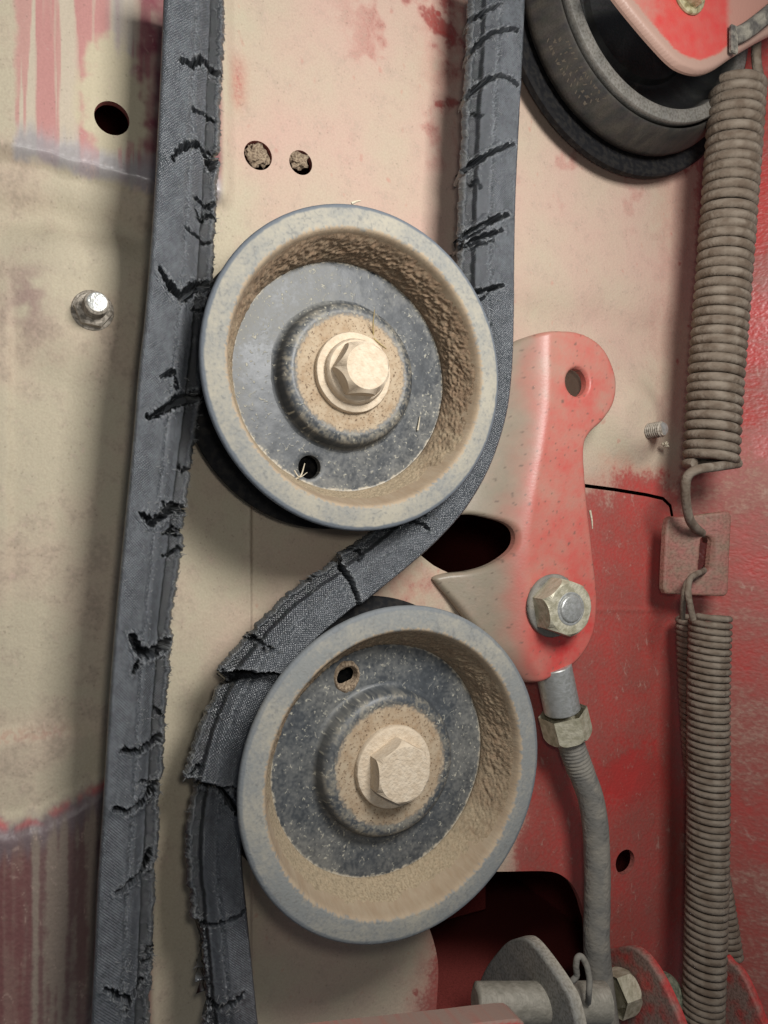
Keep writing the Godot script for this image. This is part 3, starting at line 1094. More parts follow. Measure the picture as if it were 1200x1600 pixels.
	openings = [[Vector2(28.6, 148.1), 6.3], [Vector2(86.4, 148.4), 6.0], [Vector2(105.2, 149.3), 5.2], [Vector2(287.9, -187.2), 6.6]]
	build_panel()
	build_pulleys()
	build_belts()
	build_corner_pulley()
	build_bracket()
	build_springs()
	build_rod()
	build_linkage()
	build_small()


func belt_material() -> StandardMaterial3D:
	# woven cover: diagonal threads crossing over and under
	var size := 288
	var im := PackedByteArray()
	im.resize(size * size)
	for y in size:
		for x in size:
			var a := (x + y) * 9.0 / size
			var b := (x - y) * 9.0 / size
			var over := fposmod(floor(a) + floor(b), 2.0)
			var fa := absf(fposmod(a, 1.0) - 0.5) * 2.0
			var fb := absf(fposmod(b, 1.0) - 0.5) * 2.0
			var h := (1.0 - fa * fa) * (0.75 if over > 0.5 else 0.35) + (1.0 - fb * fb) * (0.35 if over > 0.5 else 0.75)
			im[y * size + x] = clampi(int(h * 200.0 + 40.0 * fine.get_noise_2d(x * 0.4, y * 0.4)), 0, 255)
	var m := StandardMaterial3D.new()
	m.vertex_color_use_as_albedo = true
	m.roughness = 0.24
	m.metallic_specular = 0.72
	m.heightmap_enabled = true
	m.heightmap_texture = ImageTexture.create_from_image(Image.create_from_data(size, size, false, Image.FORMAT_L8, im))
	m.heightmap_scale = 0.03
	return m


func build_pulleys() -> void:
	var a := pulley("upper steel idler pulley with dark soil caked inside its rim and a rounded hex bolt", Vector3(112.6, 53.4, 0), 60.5, 50.0, 20.0, Vector2(-14.2, -36.0), 4.6, 3.0, 0.0, 53.0, "idler pulleys")
	pulley_bolt(a, 38.2, 19.0, 8.6, 8.3, PI / 6.0, true)
	var b := pulley("lower steel idler pulley, grey with dust, with a plain sharp cornered hex bolt", Vector3(124.3, -96.0, 0), 61.5, 59.0, 18.0, Vector2(-15.0, 33.5), 4.6, 47.0, 1.0, 51.0, "idler pulleys")
	pulley_bolt(b, 49.2, 20.6, 8.0, 10.0, PI / 6.0 + 0.52, false)
	# dirt half closing the lower pulley's hole
	var lump := Buf.new()
	var p := PackedVector3Array()
	for r in 14:
		for k in 36:
			var ring := Vector2.from_angle(TAU * k / 36.0) * lerpf(6.4, 3.4 + 1.0 * sin(TAU * k / 18.0 + 1.0), r / 13.0)
			p.append(Vector3(ring.x * 0.85, ring.y, 41.0 - 0.4 + 1.1 * sin(PI * minf(1.0, r / 11.0)) - 2.0 * maxf(0.0, r - 9.0) / 4.0 + 0.5 * fine.get_noise_2d(ring.x + 40.0, ring.y)) + Vector3(-15.0, 33.5, 0))
	lump.grid(p, 36, true)
	part("hole_dirt", lump.mesh(), M.soil_plain, b)


func crack(points: PackedVector2Array, wide: float, deep: float) -> Array:
	return [points, wide, deep]


func build_belts() -> void:
	var left := PackedVector3Array([Vector3(42.5, 188.8, 39.0), Vector3(42.1, 175.5, 39.0), Vector3(41.2, 153.3, 39.0), Vector3(40.2, 131.2, 39.0), Vector3(39.1, 109.1, 39.0), Vector3(37.6, 87.1, 39.0), Vector3(35.8, 65.1, 39.0), Vector3(33.9, 47.6, 39.0), Vector3(32.2, 25.9, 39.0), Vector3(30.2, 4.3, 39.0), Vector3(28.2, -17.1, 39.0), Vector3(26.3, -38.4, 39.0), Vector3(24.7, -59.6, 39.0), Vector3(23.5, -80.7, 39.0), Vector3(22.3, -101.7, 39.0), Vector3(20.9, -122.6, 39.0), Vector3(20.0, -143.5, 39.0), Vector3(18.8, -168.5, 39.0), Vector3(18.0, -185.1, 39.0)])
	var lc := [
		crack(PackedVector2Array([Vector2(48.1, 156.8), Vector2(51.8, 156.7), Vector2(55.8, 161.5), Vector2(59.6, 160.5), Vector2(64.4, 160.4)]), 0.7, 5.0),
		crack(PackedVector2Array([Vector2(44.8, 122.1), Vector2(50.0, 128.3), Vector2(54.5, 130.8), Vector2(57.6, 128.8)]), 0.7, 4.0),
		crack(PackedVector2Array([Vector2(57.4, 127.6), Vector2(60.3, 125.3), Vector2(62.6, 130.3)]), 0.8, 4.0),
		crack(PackedVector2Array([Vector2(52.3, 142.2), Vector2(56.7, 142.6), Vector2(61.9, 142.9)]), 0.3, 2.0),
		crack(PackedVector2Array([Vector2(54.0, 111.2), Vector2(58.5, 110.4), Vector2(61.7, 112.6)]), 0.35, 2.5),
		crack(PackedVector2Array([Vector2(41.4, 82.5), Vector2(44.8, 77.4), Vector2(48.5, 75.0), Vector2(51.8, 78.8), Vector2(54.0, 80.9), Vector2(59.0, 82.0)]), 1.3, 9.0),
		crack(PackedVector2Array([Vector2(37.2, 32.3), Vector2(42.7, 35.3), Vector2(47.0, 38.8), Vector2(50.0, 40.2), Vector2(55.4, 42.3)]), 1.5, 10.0),
		crack(PackedVector2Array([Vector2(41.0, 45.7), Vector2(45.7, 49.4), Vector2(47.4, 43.3)]), 0.4, 2.0),
		crack(PackedVector2Array([Vector2(35.1, -0.7), Vector2(38.4, -3.9), Vector2(42.0, -1.3), Vector2(45.7, 2.2), Vector2(49.6, 1.1)]), 1.2, 8.0),
		crack(PackedVector2Array([Vector2(31.5, -41.5), Vector2(34.2, -47.3), Vector2(37.2, -49.3), Vector2(41.0, -48.3), Vector2(44.8, -46.4)]), 1.5, 9.0),
		crack(PackedVector2Array([Vector2(34.2, -50.4), Vector2(32.2, -54.5)]), 0.5, 3.0),
		crack(PackedVector2Array([Vector2(28.9, -80.0), Vector2(33.6, -82.0), Vector2(37.8, -80.9), Vector2(42.2, -79.3)]), 0.8, 6.0),
		crack(PackedVector2Array([Vector2(26.0, -98.9), Vector2(30.5, -101.4), Vector2(35.1, -100.5), Vector2(40.1, -95.4)]), 0.8, 6.0),
		crack(PackedVector2Array([Vector2(26.8, -127.6), Vector2(31.5, -126.5), Vector2(36.3, -124.7), Vector2(38.4, -119.2)]), 0.7, 4.0),
		crack(PackedVector2Array([Vector2(23.2, -158.1), Vector2(27.5, -163.1), Vector2(31.5, -166.9), Vector2(35.7, -163.7)]), 0.8, 5.0),
		crack(PackedVector2Array([Vector2(31.5, -167.5), Vector2(30.1, -170.4)]), 0.5, 3.0),
	]
	belt("long straight black belt with many cracks, running down the left beside both pulleys", left, 23.6, 20.6, 1.0, [], lc, 101)
	var right := PackedVector3Array([Vector3(194.4, 237.9, 39.0), Vector3(194.0, 221.2, 39.0), Vector3(193.3, 204.4, 39.0), Vector3(191.7, 179.2, 39.0), Vector3(189.3, 137.4, 39.0), Vector3(188.6, 109.8, 39.0), Vector3(188.3, 82.3, 39.0), Vector3(187.3, 60.3, 39.0), Vector3(184.3, 40.9, 39.0), Vector3(176.5, 20.2, 39.0), Vector3(165.1, 2.7, 39.0), Vector3(151.9, -10.4, 39.0), Vector3(137.2, -21.7, 39.0), Vector3(123.1, -31.2, 39.0), Vector3(109.6, -39.6, 39.0), Vector3(96.6, -48.9, 39.0), Vector3(86.4, -59.7, 38.0), Vector3(78.8, -70.7, 38.0), Vector3(73.8, -83.5, 38.0), Vector3(71.2, -98.2, 38.0), Vector3(70.2, -113.1, 38.0), Vector3(69.7, -126.4, 39.0), Vector3(71.2, -142.8, 39.0), Vector3(73.0, -161.7, 39.0), Vector3(75.4, -185.5, 39.0), Vector3(77.3, -204.7, 39.0)])
	var rc := [
		crack(PackedVector2Array([Vector2(168.6, 209.4), Vector2(174.3, 213.7), Vector2(182.4, 217.8)]), 0.7, 4.0),
		crack(PackedVector2Array([Vector2(168.6, 194.9), Vector2(174.3, 201.1), Vector2(179.1, 205.4), Vector2(184.1, 206.5), Vector2(189.4, 207.2)]), 0.8, 5.0),
		crack(PackedVector2Array([Vector2(168.2, 176.6), Vector2(174.3, 183.0), Vector2(180.8, 186.8), Vector2(186.7, 185.3), Vector2(189.4, 183.5)]), 0.8, 5.0),
		crack(PackedVector2Array([Vector2(165.4, 143.4), Vector2(171.7, 149.2), Vector2(178.2, 153.3), Vector2(187.4, 157.7)]), 0.9, 6.0),
		crack(PackedVector2Array([Vector2(166.7, 116.9), Vector2(172.7, 120.6), Vector2(178.2, 124.3), Vector2(184.7, 127.0)]), 1.2, 6.0),
		crack(PackedVector2Array([Vector2(165.7, 112.5), Vector2(174.3, 117.4), Vector2(182.4, 120.1)]), 0.7, 4.0),
		crack(PackedVector2Array([Vector2(168.6, 93.2), Vector2(175.9, 94.7), Vector2(182.4, 96.3)]), 0.8, 5.0),
		crack(PackedVector2Array([Vector2(137.7, -3.1), Vector2(143.6, -4.6), Vector2(147.1, -7.3)]), 0.6, 2.0),
		crack(PackedVector2Array([Vector2(63.5, -100.4), Vector2(66.7, -106.0), Vector2(70.5, -110.8)]), 1.2, 8.0),
		crack(PackedVector2Array([Vector2(55.8, -149.2), Vector2(61.9, -147.9), Vector2(68.1, -144.9), Vector2(71.4, -142.2)]), 0.35, 2.0),
		crack(PackedVector2Array([Vector2(50.0, -150.6), Vector2(53.1, -148.0), Vector2(54.5, -148.8), Vector2(55.4, -158.7), Vector2(56.7, -173.7), Vector2(57.2, -182.9)]), 1.3, 8.0),
		crack(PackedVector2Array([Vector2(57.6, -176.3), Vector2(61.9, -179.4), Vector2(65.8, -177.5), Vector2(70.0, -173.0)]), 0.6, 4.0),
	]
	belt("torn black belt winding between the two idler pulleys, split open in two places", right, 22.6, 18.4, -1.0, [[Vector2(85.6, -59.4), 3.5, -4.5, 3.0, 2.5, 4.0, 0.7], [Vector2(71.0, -99.8), 3.4, -3.8, 3.8, 4.5, 3.5, 0.0], [Vector2(115.4, -35.6), 1.8, -1.2, 1.6, 1.0, 2.0, -0.25]], rc, 202)


func build_corner_pulley() -> void:
	var c := Vector3(279.0, 253.0, 0)
	var root := thing("drive_pulley", "large dark pulley cut off by the top right corner of the photo", "pulley", c)
	part("rear_flange", lathe(PackedVector2Array([Vector2(20, 8.0), Vector2(77.5, 8.0), Vector2(79.0, 9.2), Vector2(79.0, 12.6), Vector2(78.0, 13.6), Vector2(73.0, 12.0), Vector2(66.0, 10.0), Vector2(40, 10.0)]), 220).mesh(), M.black_steel, root)
	part("front_ring", lathe(PackedVector2Array([Vector2(60.0, 26.0), Vector2(61.8, 31.0), Vector2(62.0, 33.6), Vector2(61.4, 34.6), Vector2(60.2, 35.0), Vector2(56.2, 35.0), Vector2(55.2, 34.6), Vector2(54.4, 33.0), Vector2(53.2, 27.0), Vector2(50.5, 22.0), Vector2(45.0, 18.5), Vector2(38.0, 17.0), Vector2(35.5, 18.0), Vector2(34.0, 21.0), Vector2(29.0, 22.0), Vector2(4.0, 22.0)]), 220).mesh(false, func(v: Vector3) -> Color:
		var n := 0.5 + 0.9 * mid.get_noise_3d(v.x, v.y, v.z)
		var r := Vector2(v.x, v.y).length()
		return Color(0.020, 0.020, 0.020).lerp(Color(0.20, 0.19, 0.17), clampf(steps(53.6, 55.2, r) * (0.7 + 0.4 * n) + 0.16 * n * n, 0.0, 1.0))), M.semi, root)
	# belt band with a worn print, illegible
	var bb := lathe(PackedVector2Array([Vector2(55, 11.0), Vector2(66.5, 12.0), Vector2(69.6, 14.5), Vector2(70.4, 17.5), Vector2(70.0, 20.0), Vector2(68.2, 24.0), Vector2(66.2, 28.5), Vector2(64.6, 31.6), Vector2(63.8, 32.2), Vector2(63.0, 31.6), Vector2(62.6, 27.0)]), 220, 0.08)
	var wrap := thing("wrapped_belt", "brownish black belt with worn illegible print wrapped round the corner pulley", "drive belt", c)
	var rng := RandomNumberGenerator.new()
	rng.seed = 9
	part("belt_body", bb.mesh(false, func(v: Vector3) -> Color:
		var n := 0.5 + 0.8 * mid.get_noise_3d(v.x * 1.4, v.y * 1.4, v.z) + 0.4 * fine.get_noise_3d(v.x, v.y, v.z)
		return Color(0.022, 0.021, 0.020).lerp(Color(0.062, 0.053, 0.042), clampf(n, 0.0, 1.0))), M.rubber_band, wrap)
	var pr := Buf.new()
	for row in 4:
		for k in 11:
			var a0 := deg_to_rad(209.0 + k * 2.7 + row * 1.2)
			var t := 0.12 + row * 0.235
			for stroke in rng.randi_range(1, 3):
				var a := a0 + rng.randf_range(-0.012, 0.012)
				var from := Vector2(lerpf(69.6, 65.0, t), lerpf(20.8, 30.8, t))
				var to := Vector2(lerpf(69.6, 65.0, t + 0.13), lerpf(20.8, 30.8, t + 0.13))
				var lift := Vector2(0.87, 0.49) * 0.1
				var slant := rng.randf_range(-0.02, 0.02)
				var p := PackedVector3Array()
				for e in [[from, a], [to, a + slant]]:
					for side in [-0.0045, 0.0045]:
						var q: Vector2 = e[0] + lift
						p.append(Vector3(cos(e[1] + side) * q.x, sin(e[1] + side) * q.x, q.y))
				pr.grid(p, 2, false)
	part("worn_print", pr.mesh(), M.print, wrap)
	# red arm over the pulley
	var arm := thing("tensioner_arm", "red pointed arm with a dusty rim, crossing the dark corner pulley", "arm")
	var poly := smooth_outline(PackedVector2Array([Vector2(220.4, 228.2), Vector2(226.8, 222.5), Vector2(237.0, 215.6), Vector2(249.0, 208.4), Vector2(259.8, 202.8), Vector2(267.7, 200.9), Vector2(278.3, 201.8), Vector2(288.2, 206.2), Vector2(301.1, 215.6), Vector2(318.9, 227.8), Vector2(342.3, 242.8), Vector2(352.0, 253.7), Vector2(347.1, 269.8), Vector2(279.9, 251.4)]), 4.0)
	part("plate", sheet(poly, [], func(_x: float, _y: float) -> float: return 58.0, 4.0, 0.9, 2.6).mesh(false, func(v: Vector3, d: float) -> Color:
		var n := 0.9 * mid.get_noise_2d(v.x * 1.3, v.y * 1.3) + 0.2 * fine.get_noise_2d(v.x, v.y)
		var dust := clampf(steps(6.0, 4.6, d + 1.0 * n) * 0.85 + steps(2.0, 14.0, 252.1 - v.x + 5.0 + 5.0 * n) * 0.4 + 0.16 + 0.14 * n, 0.0, 0.9)
		dust = maxf(dust, steps(4.0, 12.0, v.x - 287.4 + 2.0 * n) * 0.75)
		return RED.lerp(Color(0.36, 0.265, 0.205), dust)), M.tinted_gloss, arm)
	var bp := Vector3(269.7, 234.5, 58.0)
	part("washer", lathe(PackedVector2Array([Vector2(9.0, 0), Vector2(9.3, 0.8), Vector2(9.0, 1.6), Vector2(8.2, 2.0), Vector2(3, 2.0)]), 60).mesh(), M.brass, arm, bp)
	part("bolt_head", hex_head(12.5, 5.5, 5.9, 0.25).mesh(true), M.brass, arm, bp + Vector3(0, 0, 1.9))
	var clip := thing("bent_clip", "small dusty bent strip clip on the right shoulder of the red pointed arm", "clip")
	var strap := Buf.new()
	tube(strap, densify(PackedVector3Array([Vector3(341.3, 258.0, 66.0), Vector3(322.2, 241.1, 64.0), Vector3(308.3, 229.2, 62.0), Vector3(301.7, 224.3, 61.0), Vector3(297.7, 222.3, 60.0)]), 1.0), func(_s: float, a: float) -> float: return 2.6 + 1.3 * cos(2.0 * a), 14)
	part("strip", strap.mesh(), M.grime, clip)
	var leg := bar_mesh(Vector3(4.6, 13.0, 2.0), 0.5)
	part("leg", leg.mesh(true), M.grime, clip, Vector3(296.3, 220.1, 60.5))


func bracket_z(x: float, y: float) -> float:
	var bend := lerpf(219.0, 207.0, steps(60.0, -20.0, y)) + 14.0 * steps(-60.0, -92.0, y)
	var t := maxf(0.0, bend - x)
	return 25.0 - 22.0 * (1.0 - exp(-pow(t / 19.0, 1.7))) + 0.12 * coarse.get_noise_2d(x * 2.0, y * 2.0)


func build_bracket() -> void:
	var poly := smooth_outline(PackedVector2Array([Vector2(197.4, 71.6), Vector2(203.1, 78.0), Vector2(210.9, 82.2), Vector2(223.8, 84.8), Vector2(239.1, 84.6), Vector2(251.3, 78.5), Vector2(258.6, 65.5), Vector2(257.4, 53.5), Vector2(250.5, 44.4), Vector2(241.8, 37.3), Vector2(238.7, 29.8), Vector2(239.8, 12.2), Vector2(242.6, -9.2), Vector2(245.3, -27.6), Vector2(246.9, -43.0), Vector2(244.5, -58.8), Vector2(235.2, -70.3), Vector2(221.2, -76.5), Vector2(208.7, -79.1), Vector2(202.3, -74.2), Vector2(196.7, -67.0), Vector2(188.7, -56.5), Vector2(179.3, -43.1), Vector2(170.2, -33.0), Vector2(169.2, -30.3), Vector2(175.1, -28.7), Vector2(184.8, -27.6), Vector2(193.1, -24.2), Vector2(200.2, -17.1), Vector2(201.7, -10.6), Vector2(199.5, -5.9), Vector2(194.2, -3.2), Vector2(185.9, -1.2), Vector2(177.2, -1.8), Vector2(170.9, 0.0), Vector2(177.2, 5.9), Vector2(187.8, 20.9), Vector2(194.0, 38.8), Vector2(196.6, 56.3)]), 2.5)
	var root := thing("pivot_bracket", "red bracket with a round eye on top and a notch in its dusty left flank", "bracket")
	var eye := Vector2(234.4, 61.4)
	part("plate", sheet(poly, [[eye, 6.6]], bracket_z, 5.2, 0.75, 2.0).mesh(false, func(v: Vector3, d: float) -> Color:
		var n1 := coarse.get_noise_2d(v.x * 1.6 + 70.0, v.y * 1.6)
		var n2 := mid.get_noise_2d(v.x, v.y)
		var n3 := fine.get_noise_2d(v.x, v.y)
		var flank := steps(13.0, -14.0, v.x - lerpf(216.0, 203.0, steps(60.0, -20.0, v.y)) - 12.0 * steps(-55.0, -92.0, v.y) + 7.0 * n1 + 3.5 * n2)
		var up := steps(-10.0, 75.0, v.y + 18.0 * n1 + 7.0 * n2) * 0.62
		var edge := steps(2.2, 0.6, d + 0.8 * n2) * 0.4
		var eye_red := exp(-pow((Vector2(v.x, v.y).distance_to(Vector2(246.9, 70.7)) - 2.0) / 9.0, 2.0)) * 0.35
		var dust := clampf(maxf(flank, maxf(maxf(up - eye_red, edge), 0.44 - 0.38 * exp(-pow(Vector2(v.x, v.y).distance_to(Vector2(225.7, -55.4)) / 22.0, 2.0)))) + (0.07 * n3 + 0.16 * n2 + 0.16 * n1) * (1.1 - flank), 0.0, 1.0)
		var c := RED.lerp(Color(0.40, 0.30, 0.225).lerp(Color(0.285, 0.24, 0.18), clampf(flank * 0.9 + 0.3 * n2 + 0.15 * n3, 0.0, 1.0)), dust)  # flank dust, with shade of the slope toned into its darker grey
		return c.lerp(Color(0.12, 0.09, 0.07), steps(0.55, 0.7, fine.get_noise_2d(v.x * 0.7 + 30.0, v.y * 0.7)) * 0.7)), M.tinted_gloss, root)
	var at := Vector3(219.0, -43.3, 25.0)
	var nut := thing("hex_nut", "large zinc hex nut with a stud end in the lower part of the red bracket", "nut", at)
	part("washer", lathe(PackedVector2Array([Vector2(14.4, 0), Vector2(14.7, 1.0), Vector2(14.3, 2.0), Vector2(13.6, 2.4), Vector2(6, 2.4)]), 72, 0.1).mesh(), M.rod, nut)
	part("nut", hex_head(23.5, 11.0, 11.4, 0.18).mesh(true), M.zinc, nut, Vector3(0, 0, 2.35))
	part("stud_end", lathe(PackedVector2Array([Vector2(7.6, 13.0), Vector2(7.5, 13.5), Vector2(6.9, 13.7), Vector2(6.2, 13.5), Vector2(6.0, 14.2), Vector2(5.2, 14.8), Vector2(0.1, 14.9)]), 48).mesh(), M.bare, nut)


func build_springs() -> void:
	spring("thick upper extension spring with wide dusty coils at the right edge", PackedVector3Array([Vector3(322.4, 215.4, 42.0), Vector3(321.6, 184.5, 40.0), Vector3(319.9, 146.1, 38.0), Vector3(316.5, 103.7, 37.0), Vector3(313.5, 64.8, 36.0), Vector3(309.9, 23.2, 36.0)]), 11.3, 2.42, 40, [
		PackedVector3Array([Vector3(320.3, 24.3, 44.0), Vector3(302.5, 22.1, 46.0), Vector3(292.6, 20.7, 44.0), Vector3(289.1, 18.0, 41.0), Vector3(289.2, 13.4, 39.0), Vector3(292.9, 4.7, 36.0), Vector3(300.0, -3.9, 32.0), Vector3(310.0, -9.2, 28.0), Vector3(323.0, -12.2, 22.0), Vector3(332.7, -14.6, 14.0)]),
		PackedVector3Array([Vector3(340.0, 218.8, 42.0), Vector3(338.0, 223.9, 42.0), Vector3(336.1, 231.0, 42.0), Vector3(334.8, 241.5, 43.0), Vector3(334.4, 253.8, 44.0), Vector3(334.1, 269.3, 45.0)])])
	spring("long lower extension spring with fine dusty coils hanging from the slotted tab", PackedVector3Array([Vector3(312.2, -52.6, 34.0), Vector3(310.8, -90.8, 34.0), Vector3(310.8, -129.7, 34.0), Vector3(310.4, -168.6, 34.0), Vector3(307.9, -209.6, 35.0), Vector3(304.4, -256.3, 36.0), Vector3(303.5, -275.2, 36.0)]), 8.9, 1.62, 66, [
		PackedVector3Array([Vector3(294.4, -52.8, 39.0), Vector3(292.2, -45.4, 39.0), Vector3(292.0, -38.3, 38.0), Vector3(295.6, -33.3, 36.0), Vector3(303.4, -31.3, 33.0), Vector3(316.9, -30.6, 26.0), Vector3(329.9, -29.7, 16.0)])])
	spring("thin shadowed spring half hidden behind the long lower spring", PackedVector3Array([Vector3(316.8, -54.4, 17.0), Vector3(318.7, -88.5, 17.0), Vector3(322.5, -130.0, 17.0), Vector3(329.1, -171.8, 18.0), Vector3(335.5, -206.7, 20.0), Vector3(338.4, -239.8, 24.0)]), 6.0, 1.5, 58, [
		PackedVector3Array([Vector3(296.9, -53.5, 30.0), Vector3(294.1, -46.2, 33.0), Vector3(291.6, -39.4, 36.0), Vector3(295.4, -34.3, 35.0), Vector3(310.0, -32.5, 28.0), Vector3(326.2, -32.2, 18.0)])])
	# the slotted tab that both hang on
	var tab := thing("slotted_tab", "dusty brown folded tab with a slot between the two springs", "tab plate")
	var a := Vector2(296.1, -4.0)
	var poly := smooth_outline(PackedVector2Array([Vector2(299.6, -3.7), Vector2(305.3, -2.7), Vector2(316.9, -1.0), Vector2(326.7, 0.3), Vector2(327.9, -2.0), Vector2(326.9, -23.2), Vector2(326.0, -41.7), Vector2(324.4, -43.4), Vector2(312.2, -43.2), Vector2(298.4, -42.3), Vector2(297.2, -40.0), Vector2(297.9, -21.6)]), 3.0)
	var slot := PackedVector2Array([Vector2(312.2, -14.0), Vector2(322.1, -12.8), Vector2(321.1, -29.6), Vector2(310.8, -30.6)])
	var h := func(x: float, _y: float) -> float: return 18.0 + 15.0 * steps(294.8, 331.2, x) + 1.2 * steps(318.8, 320.4, x)
	var holes := []
	for k in 9:
		holes.append([Vector2(316.9, -15.0).lerp(Vector2(315.9, -28.7), k / 8.0), 2.5])
	part("plate", sheet(poly, holes, h, 3.4, 0.55, 0.9).mesh(false, func(v: Vector3, _d: float) -> Color:
		var n := 0.5 + mid.get_noise_2d(v.x, v.y) + 0.4 * fine.get_noise_2d(v.x, v.y)
		return Color(0.27, 0.165, 0.12).lerp(Color(0.35, 0.125, 0.105), clampf(n, 0.0, 1.0) * 0.8)), M.tinted, tab)


func build_rod() -> void:
	var root := thing("adjusting_rod", "bent grey threaded rod running down from the red bracket with a collar and jam nut", "rod")
	var top := Vector3(224.5, -72.9, 19.0)
	var mid_p := Vector3(230.2, -95.4, 19.0)
	var low := Vector3(235.2, -111.7, 19.0)
	var line := func(a: Vector3, b: Vector3, r: float) -> Buf:
		var bb := Buf.new()
		var d := (b - a).normalized()
		tube(bb, PackedVector3Array([a, a + d * 0.01, a + d * 0.8, b - d * 0.8, b]), func(s: float, _a: float) -> float: return r * (0.9 if s < 0.2 or s > 0.95 else 1.0), 40)
		return bb
	part("collar", line.call(top, mid_p, 8.7).mesh(), M.bare, root)
	var nut := hex_head(20.5, 13.0, 10.2, 0.0)
	var n := part("jam_nut", nut.mesh(true), M.zinc, root, mid_p)
	var d := (low - mid_p).normalized()
	n.basis = Basis(d.cross(Vector3(0, 0, 1)).normalized(), Vector3(0, 0, 1), d).orthonormalized()
	n.basis = Basis(Vector3(0, 0, 1).cross(d).normalized(), d.cross(Vector3(0, 0, 1).cross(d).normalized()), d)
	var b := Buf.new()
	var path := densify(PackedVector3Array([Vector3(232.9, -104.3, 19.0), Vector3(237.6, -117.2, 19.0), Vector3(242.7, -129.0, 19.5), Vector3(246.6, -139.4, 20.0), Vector3(248.9, -152.7, 20.5), Vector3(249.7, -171.3, 21.0), Vector3(248.8, -192.4, 22.0), Vector3(247.5, -207.1, 23.0), Vector3(248.2, -222.2, 24.0), Vector3(249.6, -239.9, 26.0), Vector3(251.0, -257.5, 28.0)]), 0.55)
	var total := path.size()
	tube(b, path, func(s: float, a: float) -> float:
		var thread := 0.0
		if s < 0.17:
			thread = 0.35 * sin(s * total * 0.55 / 1.9 * TAU + a) * steps(0.17, 0.13, s)
		return 6.3 + thread + 0.15 * mid.get_noise_2d(s * 160.0, a * 6.0), 36)
	part("shaft", b.mesh(), M.rod, root)


func plate_on_pin(called: String, label: String, category: String, x: float, outline: PackedVector2Array, thick: float, tint: Callable, mat: Material) -> Node3D:
	# a plate that stands across the pin: its outline lies in y (first) and z
	var root := thing(called, label, category, Vector3(x, 0, 0), "red lugs at the bottom" if called == "red_lug" else "")
	var poly := PackedVector2Array()
	for q in outline:
		poly.append(Vector2(q.y, q.x))
	poly = smooth_outline(poly, 1.5)
	var m := part("plate", sheet(poly, [], func(_a: float, _b: float) -> float: return 0.0, thick, 0.7, 0.6).mesh(false, tint), mat, root)
	# sheet axes: x is depth, y is height, its front faces the left
	m.basis = Basis(Vector3(0, 0, 1), Vector3(0, 1, 0), Vector3(-1, 0, 0))
	return root


